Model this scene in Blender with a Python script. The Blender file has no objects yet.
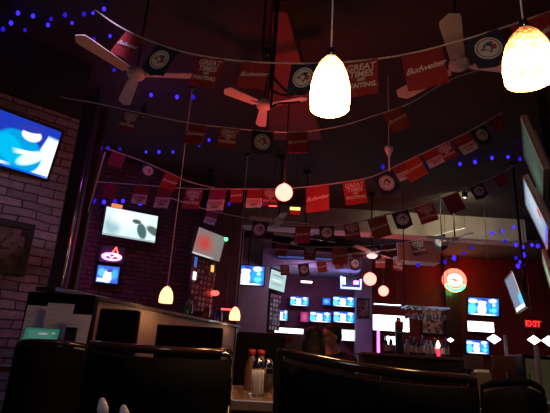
import bpy, bmesh, math, random
from mathutils import Vector, Matrix
random.seed(7)
C = bpy.context.scene.collection
SC = bpy.context.scene
PI = math.pi
F = 480.0; PT = math.radians(17.5); RL = math.radians(3.5); CZ = 0.9
CEIL = 4.2

# ------------------------------------------------------------------ camera
cam_d = bpy.data.cameras.new('camera'); cam = bpy.data.objects.new('camera', cam_d); C.objects.link(cam)
cam_d.sensor_fit = 'HORIZONTAL'; cam_d.sensor_width = 36.0; cam_d.lens = F/550*36
cam_d.clip_start = 0.02
c_, s_ = math.cos(RL), math.sin(RL); cp, sp = math.cos(PT), math.sin(PT)
Rv = Vector((1,0,0)); Uv = Vector((0,-sp,cp)); Fv = Vector((0,cp,sp))
camX = Rv*c_ + Uv*s_; camY = -Rv*s_ + Uv*c_
cam.matrix_world = Matrix(((camX.x,camY.x,-Fv.x,0),(camX.y,camY.y,-Fv.y,0),(camX.z,camY.z,-Fv.z,CZ),(0,0,0,1)))
SC.camera = cam

def ray(px, py):
    x = (px-275)/F; y = (206.5-py)/F
    return camX*x + camY*y + Fv
def P(px, py, Y):
    d = ray(px, py); return Vector((0,0,CZ)) + d*(Y/d.y)
def PZ(px, py, z):
    d = ray(px, py); return Vector((0,0,CZ)) + d*((z-CZ)/d.z)

# ------------------------------------------------------------------ materials
def new_mat(name):
    m = bpy.data.materials.new(name); m.use_nodes = True
    m.node_tree.nodes.clear(); return m, m.node_tree
def mat(name, col, rough=.6, metal=0, noise=0.25, scale=12, spec=.5, bump=0, trans=0, coat=0):
    m, t = new_mat(name); N = t.nodes; L = t.links
    out = N.new('ShaderNodeOutputMaterial'); b = N.new('ShaderNodeBsdfPrincipled')
    L.new(b.outputs[0], out.inputs[0])
    b.inputs['Roughness'].default_value = rough; b.inputs['Metallic'].default_value = metal
    b.inputs['Specular IOR Level'].default_value = spec
    b.inputs['Transmission Weight'].default_value = trans
    b.inputs['Coat Weight'].default_value = coat
    tc = N.new('ShaderNodeTexCoord'); nz = N.new('ShaderNodeTexNoise'); nz.inputs['Scale'].default_value = scale
    nz.inputs['Detail'].default_value = 4
    L.new(tc.outputs['Object'], nz.inputs['Vector'])
    mx = N.new('ShaderNodeMix'); mx.data_type = 'RGBA'
    mx.inputs[6].default_value = (*[c*(1-noise) for c in col], 1); mx.inputs[7].default_value = (*[min(1, c*(1+noise)) for c in col], 1)
    L.new(nz.outputs[0], mx.inputs[0]); L.new(mx.outputs[2], b.inputs['Base Color'])
    if bump:
        bp = N.new('ShaderNodeBump'); bp.inputs['Strength'].default_value = bump; bp.inputs['Distance'].default_value = .01
        L.new(nz.outputs[0], bp.inputs['Height']); L.new(bp.outputs[0], b.inputs['Normal'])
    return m
def emit(name, col, s):
    m, t = new_mat(name); o = t.nodes.new('ShaderNodeOutputMaterial'); e = t.nodes.new('ShaderNodeEmission')
    e.inputs[0].default_value = (*col, 1); e.inputs[1].default_value = s
    t.links.new(e.outputs[0], o.inputs[0]); return m
def brick(name, c1, c2, mortar, sc=1.0, bw=.5, rh=.13):
    m, t = new_mat(name); N = t.nodes; L = t.links
    out = N.new('ShaderNodeOutputMaterial'); b = N.new('ShaderNodeBsdfPrincipled'); L.new(b.outputs[0], out.inputs[0])
    b.inputs['Roughness'].default_value = .85
    tc = N.new('ShaderNodeTexCoord'); sx = N.new('ShaderNodeSeparateXYZ'); cx = N.new('ShaderNodeCombineXYZ')
    L.new(tc.outputs['Object'], sx.inputs[0]); L.new(sx.outputs[0], cx.inputs[0]); L.new(sx.outputs[2], cx.inputs[1])
    nz = N.new('ShaderNodeTexNoise'); nz.inputs['Scale'].default_value = 3; L.new(tc.outputs['Object'], nz.inputs['Vector'])
    va = N.new('ShaderNodeVectorMath'); va.operation = 'MULTIPLY_ADD'; va.inputs[1].default_value = (.14,.05,0)
    L.new(nz.outputs[1], va.inputs[0]); L.new(cx.outputs[0], va.inputs[2])
    br = N.new('ShaderNodeTexBrick'); L.new(va.outputs[0], br.inputs['Vector'])
    br.inputs['Color1'].default_value = (*c1,1); br.inputs['Color2'].default_value = (*c2,1); br.inputs['Mortar'].default_value = (*mortar,1)
    br.inputs['Scale'].default_value = sc; br.inputs['Mortar Size'].default_value = .008
    br.inputs['Brick Width'].default_value = bw; br.inputs['Row Height'].default_value = rh
    n2 = N.new('ShaderNodeTexNoise'); n2.inputs['Scale'].default_value = 14; n2.inputs['Detail'].default_value = 5
    L.new(tc.outputs['Object'], n2.inputs['Vector'])
    mx = N.new('ShaderNodeMix'); mx.data_type = 'RGBA'; mx.blend_type = 'MULTIPLY'; mx.inputs[0].default_value = .6
    L.new(br.outputs[0], mx.inputs[6]); L.new(n2.outputs[0], mx.inputs[7]); L.new(mx.outputs[2], b.inputs['Base Color'])
    bp = N.new('ShaderNodeBump'); bp.inputs['Distance'].default_value = .03; bp.inputs['Strength'].default_value = .8
    ad = N.new('ShaderNodeMath'); ad.operation = 'SUBTRACT'; L.new(n2.outputs[0], ad.inputs[0]); L.new(br.outputs[1], ad.inputs[1])
    L.new(ad.outputs[0], bp.inputs['Height']); L.new(bp.outputs[0], b.inputs['Normal'])
    return m
def plank(name, c1, c2, axis=0, width=.1, rough=.45, groove=.08):
    """boards side by side along the local axis"""
    m, t = new_mat(name); N = t.nodes; L = t.links
    out = N.new('ShaderNodeOutputMaterial'); b = N.new('ShaderNodeBsdfPrincipled'); L.new(b.outputs[0], out.inputs[0])
    b.inputs['Roughness'].default_value = rough
    tc = N.new('ShaderNodeTexCoord'); sx = N.new('ShaderNodeSeparateXYZ'); L.new(tc.outputs['Object'], sx.inputs[0])
    d = N.new('ShaderNodeMath'); d.operation = 'DIVIDE'; d.inputs[1].default_value = width; L.new(sx.outputs[axis], d.inputs[0])
    fr = N.new('ShaderNodeMath'); fr.operation = 'FRACT'; L.new(d.outputs[0], fr.inputs[0])
    fl = N.new('ShaderNodeMath'); fl.operation = 'FLOOR'; L.new(d.outputs[0], fl.inputs[0])
    wn = N.new('ShaderNodeTexWhiteNoise'); wn.noise_dimensions = '1D'; L.new(fl.outputs[0], wn.inputs['W'])
    g = N.new('ShaderNodeMath'); g.operation = 'GREATER_THAN'; g.inputs[1].default_value = groove; L.new(fr.outputs[0], g.inputs[0])
    mp = N.new('ShaderNodeMapping'); mp.inputs['Scale'].default_value = [(2,14,14),(14,2,14),(14,14,2)][2 if axis == 0 else 0]
    L.new(tc.outputs['Object'], mp.inputs[0]); nz = N.new('ShaderNodeTexNoise'); nz.inputs['Scale'].default_value = 2; nz.inputs['Detail'].default_value = 5
    L.new(mp.outputs[0], nz.inputs['Vector'])
    av = N.new('ShaderNodeMath'); av.operation = 'MULTIPLY_ADD'; av.inputs[1].default_value = .4; L.new(wn.outputs[0], av.inputs[0]); L.new(nz.outputs[0], av.inputs[2])
    mx = N.new('ShaderNodeMix'); mx.data_type = 'RGBA'; mx.inputs[6].default_value = (*c1,1); mx.inputs[7].default_value = (*c2,1)
    L.new(av.outputs[0], mx.inputs[0])
    m2 = N.new('ShaderNodeMix'); m2.data_type = 'RGBA'; m2.inputs[6].default_value = (c1[0]*.2,c1[1]*.2,c1[2]*.2,1)
    L.new(g.outputs[0], m2.inputs[0]); L.new(mx.outputs[2], m2.inputs[7]); L.new(m2.outputs[2], b.inputs['Base Color'])
    return m
def screen_mat(name, base, layers, strength):
    m, t = new_mat(name); N = t.nodes; L = t.links
    out = N.new('ShaderNodeOutputMaterial'); e = N.new('ShaderNodeEmission'); e.inputs[1].default_value = strength
    L.new(e.outputs[0], out.inputs[0])
    uv = N.new('ShaderNodeUVMap')
    rgb = N.new('ShaderNodeRGB'); rgb.outputs[0].default_value = (*base,1); cur = rgb.outputs[0]
    for (kind, cx, cy, rx, ry, rot, soft, col) in layers:
        mp = N.new('ShaderNodeMapping'); mp.vector_type = 'TEXTURE'
        mp.inputs[1].default_value = (cx,cy,0); mp.inputs[2].default_value = (0,0,math.radians(rot)); mp.inputs[3].default_value = (rx,ry,1)
        L.new(uv.outputs[0], mp.inputs[0])
        if kind == 'e':
            v = N.new('ShaderNodeVectorMath'); v.operation = 'LENGTH'; L.new(mp.outputs[0], v.inputs[0]); val = v.outputs['Value']
        else:
            a = N.new('ShaderNodeVectorMath'); a.operation = 'ABSOLUTE'; L.new(mp.outputs[0], a.inputs[0])
            s = N.new('ShaderNodeSeparateXYZ'); L.new(a.outputs[0], s.inputs[0])
            v = N.new('ShaderNodeMath'); v.operation = 'MAXIMUM'; L.new(s.outputs[0], v.inputs[0]); L.new(s.outputs[1], v.inputs[1]); val = v.outputs[0]
        mr = N.new('ShaderNodeMapRange'); mr.inputs[1].default_value = 1+soft; mr.inputs[2].default_value = 1-soft
        L.new(val, mr.inputs[0])
        mx = N.new('ShaderNodeMix'); mx.data_type = 'RGBA'; L.new(mr.outputs[0], mx.inputs[0]); L.new(cur, mx.inputs[6]); mx.inputs[7].default_value = (*col,1)
        cur = mx.outputs[2]
    L.new(cur, e.inputs[0]); return m

M = {}
M['black_plastic'] = mat('black_plastic', (.012,.012,.014), .35)
M['black_paint'] = mat('black_paint', (.018,.015,.02), .8, scale=4)
M['ceiling'] = mat('ceiling_black', (.05,.04,.028), .9, scale=2, bump=.2)
M['floor'] = plank('floor_boards', (.03,.018,.012), (.07,.04,.025), 0, .12, .4)
M['vinyl'] = mat('black_vinyl', (.006,.005,.007), .7, spec=.05, bump=.1, scale=60)
M['darkwood'] = mat('dark_wood', (.05,.022,.012), .3, coat=.5, scale=8)
M['rail'] = mat('polished_rail', (.06,.028,.02), .2, coat=1, scale=8)
M['midwood'] = mat('mid_wood', (.22,.11,.06), .35, scale=9)
M['chrome'] = mat('chrome', (.7,.7,.72), .18, 1, noise=.05)
M['stone'] = brick('stacked_stone', (.46,.38,.42), (.24,.19,.22), (.07,.055,.065), 1, .31, .095)
M['brick'] = brick('dark_brick', (.20,.10,.09), (.13,.07,.07), (.04,.025,.03), 1, .24, .08)
M['purple_wall'] = mat('maroon_wall_paint', (.10,.025,.05), .8, scale=3)
M['red_wall'] = mat('red_wall_paint', (.17,.022,.02), .8, scale=3)
M['red_beam'] = mat('red_ceiling_paint', (.27,.05,.025), .7, scale=3)
M['bar_wall'] = mat('plum_wall_paint', (.2,.08,.14), .8, scale=3)
M['beige'] = mat('beige_paint', (.55,.47,.36), .8, scale=3)
M['beadboard'] = plank('beadboard', (.36,.28,.19), (.46,.37,.26), 0, .045, .5, .15)
M['grey'] = mat('grey_paint', (.42,.42,.42), .7)
M['lilac'] = mat('lilac_paint', (.34,.3,.42), .7)
M['fan'] = mat('fan_white', (.8,.72,.7), .4, noise=.1)
M['cord'] = mat('cord_white', (.75,.72,.75), .6)
M['darkcord'] = mat('cord_black', (.02,.02,.02), .6)
M['flag_red'] = mat('flag_red', (.36,.035,.045), .5, noise=.15)
M['flag_orange'] = mat('flag_orange_red', (.5,.09,.04), .5, noise=.15)
M['flag_navy'] = mat('flag_navy', (.03,.035,.09), .5)
M['flag_silver'] = mat('flag_silver', (.8,.8,.92), .4)
M['flag_wine'] = mat('flag_wine', (.3,.03,.08), .5)
M['ink_white'] = mat('ink_white', (.85,.83,.85), .5, noise=.05)
M['ink_blue'] = mat('ink_blue', (.04,.09,.3), .5)
M['ink_red'] = mat('ink_red', (.65,.04,.05), .5)
M['paper'] = mat('paper', (.58,.62,.98), .8, noise=.12, scale=30)  # white sheets; the blue screen light on them is put into the colour
M['paper_ink'] = mat('paper_ink', (.4,.4,.55), .8)
M['skin'] = mat('skin', (.55,.3,.22), .5, noise=.08)
M['hair'] = mat('hair', (.02,.013,.01), .6, scale=80, bump=.4)
M['cloth_black'] = mat('cloth_black', (.018,.017,.022), .9, scale=60, bump=.2)
M['cloth_dark'] = mat('cloth_dark', (.045,.035,.04), .9, scale=60, bump=.2)
M['denim'] = mat('denim', (.03,.04,.08), .9, scale=60)
M['eye'] = mat('eye_dark', (.02,.015,.012), .2)
M['silver'] = mat('silver_plastic', (.55,.5,.5), .3, .6)
M['salt'] = mat('salt', (.95,.92,.98), .9, noise=.05, scale=90)
M['pepper'] = mat('pepper', (.12,.09,.07), .9, noise=.7, scale=160)
M['redcap'] = mat('red_cap', (.6,.03,.02), .35)
M['amber_sauce'] = mat('brown_sauce', (.22,.10,.06), .3)
M['green_glass'] = mat('green_glass', (.03,.16,.05), .1, trans=.5)
M['brown_glass'] = mat('brown_glass', (.2,.07,.02), .1, trans=.5)
M['clear_glass_solid'] = mat('pale_glass', (.6,.65,.7), .1, trans=.5)
M['bottle_blue'] = mat('blue_glass', (.05,.1,.4), .1, trans=.4)
m, t = new_mat('clear_glass'); g = t.nodes.new('ShaderNodeBsdfPrincipled'); g.inputs['Transmission Weight'].default_value = 1
g.inputs['Roughness'].default_value = .03; g.inputs['Base Color'].default_value = (.9,.9,.93,1); g.inputs['IOR'].default_value = 1.2
o = t.nodes.new('ShaderNodeOutputMaterial'); t.links.new(g.outputs[0], o.inputs[0]); M['glass'] = m
M['white_glow'] = emit('white_glow', (.95,.97,1), 4)
M['cool_glow'] = emit('cool_glow', (.75,.85,1), 7)
M['warm_bulb'] = emit('warm_bulb', (1,.75,.35), 30)
M['red_globe'] = emit('red_globe', (1,.09,.07), 10)
M['red_globe_dim'] = emit('red_globe_dim', (1,.10,.08), 8)
M['blue_led'] = emit('blue_led', (.035,.018,1), 2.2)
M['blue_led_dim'] = emit('blue_led_dim', (.03,.012,.8), .8)
M['red_neon'] = emit('red_neon', (1,.05,.03), 10)
M['green_neon'] = emit('green_neon', (.05,1,.15), 7)
M['bowl_glow'] = emit('bowl_glow', (1,.6,.55), 1.4)
M['pink_neon'] = emit('pink_neon', (1,.2,.95), 7)
M['violet_neon'] = emit('violet_neon', (.75,.12,1), 4)
M['blue_neon'] = emit('blue_neon', (.15,.2,1), 7)
M['cream_glow'] = emit('cream_glow', (1,.75,.6), 6)
M['yellow_glow'] = emit('yellow_glow', (1,.5,.12), 3)
M['red_light'] = emit('red_light', (1,.05,.04), 5)
M['exit_red'] = emit('exit_red', (1,.03,.03), 1.6)
M['exit_box'] = emit('exit_box_glow', (.5,.01,.01), .5)
M['far_lamp'] = emit('far_lamp', (.85,.9,1), 5)
M['green_screen'] = screen_mat('card_screen', (.05,.28,.2), [('r',.5,.5,.42,.36,0,.3,(.16,.5,.4)),('r',.55,.55,.12,.07,0,.3,(1,1,.9)),('e',.85,.62,.05,.08,0,.4,(.7,1,.9))], .3)

# amber speckled glass of the pendants
def shade_mat(name, s_lo, s_hi, scale):
    m, t = new_mat(name); N = t.nodes; L = t.links
    out = N.new('ShaderNodeOutputMaterial'); e = N.new('ShaderNodeEmission'); L.new(e.outputs[0], out.inputs[0])
    tc = N.new('ShaderNodeTexCoord'); vo = N.new('ShaderNodeTexVoronoi'); vo.inputs['Scale'].default_value = scale
    L.new(tc.outputs['Object'], vo.inputs['Vector'])
    r = N.new('ShaderNodeValToRGB'); r.color_ramp.elements[0].color = (.95,.42,.10,1); r.color_ramp.elements[0].position = .25
    r.color_ramp.elements[1].color = (.38,.10,.02,1); r.color_ramp.elements[1].position = .6
    L.new(vo.outputs[0], r.inputs[0]); L.new(r.outputs[0], e.inputs[0])
    sx = N.new('ShaderNodeSeparateXYZ'); L.new(tc.outputs['Object'], sx.inputs[0])
    mr = N.new('ShaderNodeMapRange'); mr.interpolation_type = 'SMOOTHSTEP'
    mr.inputs[1].default_value = -.03; mr.inputs[2].default_value = -.17; mr.inputs[3].default_value = s_lo; mr.inputs[4].default_value = s_hi
    L.new(sx.outputs[2], mr.inputs[0]); L.new(mr.outputs[0], e.inputs[1]); return m
M['amber_shade'] = shade_mat('amber_speckled_glass', 1.6, 50, 75)
M['amber_hot'] = shade_mat('amber_hot_glass', 22, 90, 75)
M['amber_small'] = emit('amber_small_glass', (1,.42,.18), 3.2)

# ------------------------------------------------------------------ mesh helpers
def obj(name, bm, m, parent=None, smooth=False, loc=None, rot=None):
    me = bpy.data.meshes.new(name); bm.normal_update(); bm.to_mesh(me); bm.free()
    if smooth:
        for p in me.polygons: p.use_smooth = True
    for mm in (m if isinstance(m, (list,tuple)) else [m]): me.materials.append(M[mm] if isinstance(mm, str) else mm)
    o = bpy.data.objects.new(name, me); C.objects.link(o)
    if parent: o.parent = parent
    if loc is not None: o.location = loc
    if rot is not None: o.rotation_euler = rot
    return o
def tag(o, label=None, cat=None, group=None, kind=None):
    if label: o['label'] = label
    if cat: o['category'] = cat
    if group: o['group'] = group
    if kind: o['kind'] = kind
    return o
def thing(name, label, cat, loc=(0,0,0), rz=0, group=None):
    o = bpy.data.objects.new(name, None); C.objects.link(o); o.empty_display_size = .1
    o.location = loc; o.rotation_euler = (0,0,rz); return tag(o, label, cat, group)
def copy_tree(o, parent=None):
    c = o.copy(); C.objects.link(c); c.parent = parent
    for ch in [x for x in C.objects if x.parent == o]: copy_tree(ch, c)
    return c
def box(bm, x0,x1,y0,y1,z0,z1, bev=0, mi=0):
    vs = [bm.verts.new((x,y,z)) for x in (x0,x1) for y in (y0,y1) for z in (z0,z1)]
    fs = [bm.faces.new([vs[i] for i in f]) for f in ((0,1,3,2),(4,6,7,5),(0,4,5,1),(2,3,7,6),(0,2,6,4),(1,5,7,3))]
    for f in fs: f.material_index = mi
    if bev:
        es = list({e for f in fs for e in f.edges})
        bmesh.ops.bevel(bm, geom=es, offset=bev, segments=2, affect='EDGES', profile=.5)
    return bm
def B(*a, **k): return box(bmesh.new(), *a, **k)
def tube(bm, pts, r, seg=8, caps=True, mi=0):
    pts = [Vector(p) for p in pts]; n = len(pts); rings = []; prev = None
    for i, p in enumerate(pts):
        d = (pts[min(i+1,n-1)] - pts[max(i-1,0)]).normalized()
        if prev is None: a = d.orthogonal().normalized()
        else:
            a = prev - d*prev.dot(d); a = a.normalized() if a.length > 1e-6 else d.orthogonal().normalized()
        prev = a; b = d.cross(a); rr = r[i] if isinstance(r,(list,tuple)) else r
        rings.append([bm.verts.new(p + (a*math.cos(2*PI*k/seg) + b*math.sin(2*PI*k/seg))*rr) for k in range(seg)])
    for i in range(n-1):
        for k in range(seg):
            f = bm.faces.new((rings[i][k], rings[i][(k+1)%seg], rings[i+1][(k+1)%seg], rings[i+1][k])); f.material_index = mi
    if caps:
        f = bm.faces.new(rings[0][::-1]); f.material_index = mi; f = bm.faces.new(rings[-1]); f.material_index = mi
    return bm
def T(pts, r, **k): return tube(bmesh.new(), pts, r, **k)
def lathe(prof, seg=20, bm=None, c=(0,0,0), close=False):
    bm = bm or bmesh.new(); rings = []
    for r, z in prof:
        if r < 1e-5: rings.append([bm.verts.new((c[0],c[1],c[2]+z))])
        else: rings.append([bm.verts.new((c[0]+r*math.cos(2*PI*k/seg), c[1]+r*math.sin(2*PI*k/seg), c[2]+z)) for k in range(seg)])
    for a, b in zip(rings, rings[1:]):
        for k in range(seg):
            k2 = (k+1)%seg
            if len(a) == 1 and len(b) == 1: continue
            if len(a) == 1: bm.faces.new((a[0], b[k2], b[k]))
            elif len(b) == 1: bm.faces.new((a[k], a[k2], b[0]))
            else: bm.faces.new((a[k], a[k2], b[k2], b[k]))
    return bm
def ball(bm, c, r, seg=12, sc=(1,1,1)):
    mt = Matrix.Translation(c) @ Matrix.Diagonal((*[r*s for s in sc],1))
    bmesh.ops.create_uvsphere(bm, u_segments=seg, v_segments=max(6,seg*2//3), radius=1, matrix=mt); return bm
def catmull(pts, n=8):
    pts = [Vector(p) for p in pts]; q = [pts[0]*2-pts[1]] + pts + [pts[-1]*2-pts[-2]]; out = []
    for i in range(1, len(q)-2):
        a,b,c,d = q[i-1:i+3]
        for k in range(n):
            t = k/n; out.append(.5*((2*b)+(c-a)*t+(2*a-5*b+4*c-d)*t*t+(3*b-a-3*c+d)*t**3))
    out.append(pts[-1]); return out
def frame_yaw(yaw, tilt=0):
    """columns: viewer-right, into-surface, up; front looks along -Y local"""
    return Matrix.Rotation(yaw, 4, 'Z') @ Matrix.Rotation(tilt, 4, 'X')
def wall(name, a, b, z0, z1, th, m):
    a = Vector(a); b = Vector(b); d = b-a
    o = obj(name, B(0, d.length, 0, th, z0, z1), m, loc=(a.x,a.y,0), rot=(0,0,math.atan2(d.y,d.x)))
    o['kind'] = 'structure'; return o
def text_mesh(s, size, m, name='lettering', parent=None, shear=0, bold=.0, align='CENTER', ext=.0015, spacing=1, line=.8):
    cu = bpy.data.curves.new(name, 'FONT'); cu.body = s; cu.size = size; cu.shear = shear; cu.offset = bold
    cu.align_x = align; cu.align_y = 'CENTER'; cu.extrude = ext; cu.space_line = line; cu.space_character = spacing; cu.resolution_u = 3
    tmp = bpy.data.objects.new('tmp', cu); C.objects.link(tmp)
    dg = bpy.context.evaluated_depsgraph_get(); me = bpy.data.meshes.new_from_object(tmp.evaluated_get(dg)); me.name = name
    bpy.data.objects.remove(tmp); bpy.data.curves.remove(cu)
    me.transform(Matrix.Rotation(PI/2, 4, 'X'))      # upright, reading from -Y
    me.materials.clear(); me.materials.append(M[m])
    o = bpy.data.objects.new(name, me); C.objects.link(o)
    if parent: o.parent = parent
    return o
def lamp(name, loc, col, power, r=.05, kind='POINT', aim=None, cone=60):
    d = bpy.data.lights.new(name, kind); d.color = col; d.energy = power
    d.shadow_soft_size = r
    if kind == 'SPOT': d.spot_size = math.radians(cone); d.spot_blend = .8
    o = bpy.data.objects.new(name, d); C.objects.link(o); o.location = loc
    if aim is not None: o.rotation_euler = (Vector(aim)-Vector(loc)).to_track_quat('-Z','Y').to_euler()
    return o

# ------------------------------------------------------------------ room shell
def struct(name, bm, m, **k):
    o = obj(name, bm, m, **k); o['kind'] = 'structure'; return o
struct('floor', B(-6,10,-1.5,15.2,-.1,0), 'floor')
struct('ceiling', B(-6,10,-1.5,15.2,CEIL,CEIL+.1), 'ceiling')
pier_end = Vector((-2.37,5.16)); yw = .70
pd = Vector((math.cos(yw), math.sin(yw)))
a = pier_end - pd*3.6
wall('wall_left', a, pier_end, 0, 3.45, .35, 'stone')
wall('wall_left_upper_shade', a - Vector((-.03,.035)), pier_end - Vector((-.03,.035)), 3.4505, CEIL, .38, 'black_paint')  # black upper wall added to stand in for shade on the stone
wall('wall_recess', (-2.62,5.55), (-3.35,8.3), 0, CEIL, .1, 'purple_wall').location.x -= 0
w2a = Vector((-3.35,7.98)); w2b = Vector((-1.42,9.03))
wall('wall_booths', w2a, w2b, 0, CEIL, .3, 'brick')
wall('wall_back', (-4.6,14.6), (9.6,14.6), 0, CEIL, .15, 'red_wall')
wall('wall_side_back', (-1.5,9.3), (-4.4,14.6), 0, CEIL, .12, 'purple_wall')
wall('wall_right', (8.75,14.6), (1.75,1.9), 0, CEIL, .15, 'black_paint')
wall('wall_display', (-1.16,8.93), (-.66,9.72), 0, CEIL, .3, 'purple_wall')
wall('wall_bar', (P(263,300,14.5).x,14.5), (P(361,300,14.5).x,14.5), 0, CEIL, .095, 'bar_wall')
# soffit across the room, painted beige
s_l = P(236,222,10.3); s_r = P(525,224,10.3)
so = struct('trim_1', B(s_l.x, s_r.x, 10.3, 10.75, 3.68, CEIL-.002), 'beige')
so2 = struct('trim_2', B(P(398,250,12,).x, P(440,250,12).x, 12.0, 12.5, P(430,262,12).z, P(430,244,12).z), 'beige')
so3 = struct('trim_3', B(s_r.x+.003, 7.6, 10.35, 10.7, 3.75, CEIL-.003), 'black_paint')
# red painted ceiling panel fanning out over the tables
q = [PZ(273,12,4.08), PZ(287,12,4.08), PZ(322,140,4.08), PZ(268,140,4.08)]
bm = bmesh.new(); lo = [bm.verts.new(p) for p in q]; hi = [bm.verts.new((p.x,p.y,CEIL-.001)) for p in q]
bm.faces.new(lo); bm.faces.new(hi[::-1])
for i in range(4): bm.faces.new((lo[i], hi[i], hi[(i+1)%4], lo[(i+1)%4]))
struct('trim_4', bm, 'red_beam')
# dark wooden posts at the recess edge
for k,(px,Y,w,m_) in enumerate(((64,5.9,.09,'black_paint'),(80,6.3,.05,'darkwood'))):
    p = P(px,240,Y)
    tag(obj('wooden_post', B(p.x-w,p.x+w,p.y,p.y+.1,0,CEIL,bev=.01), m_), ['broad black post just beyond the end of the stone wall','slim dark wooden post between the stone wall and the brick wall'][k], 'post')
# metal column with glint
p = P(70,240,5.7)
tag(obj('metal_pipe', T([(p.x,p.y,0),(p.x,p.y,CEIL)], .022, seg=12), 'chrome', smooth=True), 'thin shiny pipe running up beside the stone wall end', 'pipe')

# ------------------------------------------------------------------ half wall with booths
def half_wall():
    a = Vector((-1.85,4.19)); b = Vector((-.50,8.05)); d = b-a; L_ = d.length
    t = thing('booth_partition', 'low partition wall with beige beadboard face and dark wooden cap behind the booths', 'partition', (a.x,a.y,0), math.atan2(d.y,d.x))
    obj('panel', B(0,L_,0,.1,0,1.33), 'beadboard', t)
    obj('cap', B(-.05,L_+.05,-.05,.16,1.331,1.37,bev=.006), 'darkwood', t)
    obj('end_post', B(L_-.06,L_+.04,-.02,.13,0,1.325), 'darkwood', t)
    return t
half_wall()
def bench(label, x0, x1, Y, z, name='booth_bench'):
    t = thing(name, label, 'bench', ((x0+x1)/2, Y, 0)); w = (x1-x0)/2
    obj('backrest', B(-w,w,0,.1,.3,z,bev=.015), 'vinyl', t)
    obj('seat', B(-w,w,.101,.5,.36,.47,bev=.02), 'vinyl', t)
    obj('base', B(-w+.02,w-.02,.06,.46,0,.299), 'darkwood', t)
    return t
a = P(28,291,3.55); b = P(96,293,3.55)
bench('tall black booth back behind the white menus', a.x, b.x, 3.55, a.z)
a = P(100,308,4.25); b = P(139,309,4.25)
bench('black booth back against the left end of the beige partition', a.x, b.x, 4.25, a.z)
a = P(157,325,5.3); b = P(223,328,5.3)
bench('wide black booth back in front of the middle of the beige partition', a.x, b.x, 5.3, b.z)

a = P(237,329,2.45); b = P(286,334,2.45)
bench('low black booth back behind the shakers and sauce bottles', a.x, b.x, 2.45, a.z-.01)
# ------------------------------------------------------------------ televisions
def uvquad(w, h, y):
    bm = bmesh.new(); uv = bm.loops.layers.uv.new('UVMap')
    vs = [bm.verts.new(p) for p in ((-w/2,y,-h/2),(w/2,y,-h/2),(w/2,y,h/2),(-w/2,y,h/2))]
    f = bm.faces.new(vs)
    for l, c in zip(f.loops, ((0,0),(1,0),(1,1),(0,1))): l[uv].uv = c
    r = bmesh.ops.extrude_face_region(bm, geom=[f])
    vv = [g_ for g_ in r['geom'] if isinstance(g_, bmesh.types.BMVert)]
    for v in vv: v.co.y += -.004
    return bm
def tv(label, x, y, z, yaw, tilt, W, H, sm, mount='ceiling', bez=.03, group=None, name='television', back=.3, casing='black_plastic'):
    t = thing(name, label, 'television', (x,y,z), 0, group); t.rotation_euler = (tilt,0,yaw)
    bm = bmesh.new(); box(bm, -W/2, W/2, 0, .035, -H/2, H/2, bev=.006)
    box(bm, -W*.32, W*.32, .036, .075, -H*.33, H*.33, bev=.01)
    # raised bezel
    for (x0,x1,z0,z1) in ((-W/2,W/2,H/2-bez,H/2),(-W/2,W/2,-H/2,-H/2+bez),(-W/2,-W/2+bez,-H/2+bez,H/2-bez),(W/2-bez,W/2,-H/2+bez,H/2-bez)):
        box(bm, x0,x1,-.016,-.0005,z0,z1)
    obj('casing', bm, casing, t)
    obj('screen', uvquad(W-2*bez, H-2*bez, -.001), sm, t)
    if mount:
        bm = bmesh.new()
        inv = (Matrix.Translation((x,y,z)) @ Matrix.Rotation(yaw,4,'Z') @ Matrix.Rotation(tilt,4,'X')).inverted()
        n = Vector((-math.sin(yaw), math.cos(yaw), 0)) * (.14)
        s = Vector((x,y,z)) + n
        if mount == 'ceiling':
            tube(bm, [inv @ s, inv @ Vector((s.x,s.y,CEIL-.002))], .02)
            tube(bm, [Vector((0,.07,0)), inv @ s], .025)
            cc = inv @ Vector((s.x,s.y,CEIL-.03)); tube(bm, [inv @ Vector((s.x,s.y,CEIL-.03)), inv @ Vector((s.x,s.y,CEIL-.003))], .07, seg=12)
        else:
            tube(bm, [Vector((0,.07,0)), inv @ (Vector((x,y,z)) + Vector((-math.sin(yaw), math.cos(yaw),0))*back)], .03)
        obj('mounting_bracket', bm, 'black_plastic', t)
    return t
W_ = (1,1,1)
scr_player = screen_mat('screen_player', (.01,.03,.35), [
    ('e',.05,.25,.2,.3,0,.1,(.05,.25,.8)), ('e',.15,.55,.13,.12,0,.3,(.9,.95,1)), ('e',.12,.72,.1,.1,0,.2,(.01,.01,.12)),
    ('r',.95,.4,.12,.4,-8,.1,(.7,.92,1)),
    ('e',.64,.36,.24,.4,12,.05,(0,.25,.55)), ('e',.56,.36,.13,.28,20,.1,(0,.36,.62)), ('e',.78,.3,.08,.2,-30,.2,(.6,.9,1)),
    ('e',.72,.74,.10,.13,0,.1,(.75,.72,.9)), ('e',.70,.86,.13,.08,15,.1,(.02,.03,.3)), ('r',.74,.38,.12,.04,12,.4,(.75,.9,1)), ('r',.12,.94,.11,.03,0,.3,(.9,.95,1)),
    ('r',.25,.06,.28,.035,0,.3,(.9,.95,1)), ('r',.3,.06,.06,.02,0,.4,(.02,.05,.3)), ('r',.5,.02,.6,.02,0,.3,(0,.1,.7))], 1.5)
tv('large television tilted down from the stone wall showing a person in a teal shirt', -2.83, 4.60, 2.90, .80, .28, 1.05, .60, scr_player, 'wall', bez=.028, back=.3)
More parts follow.
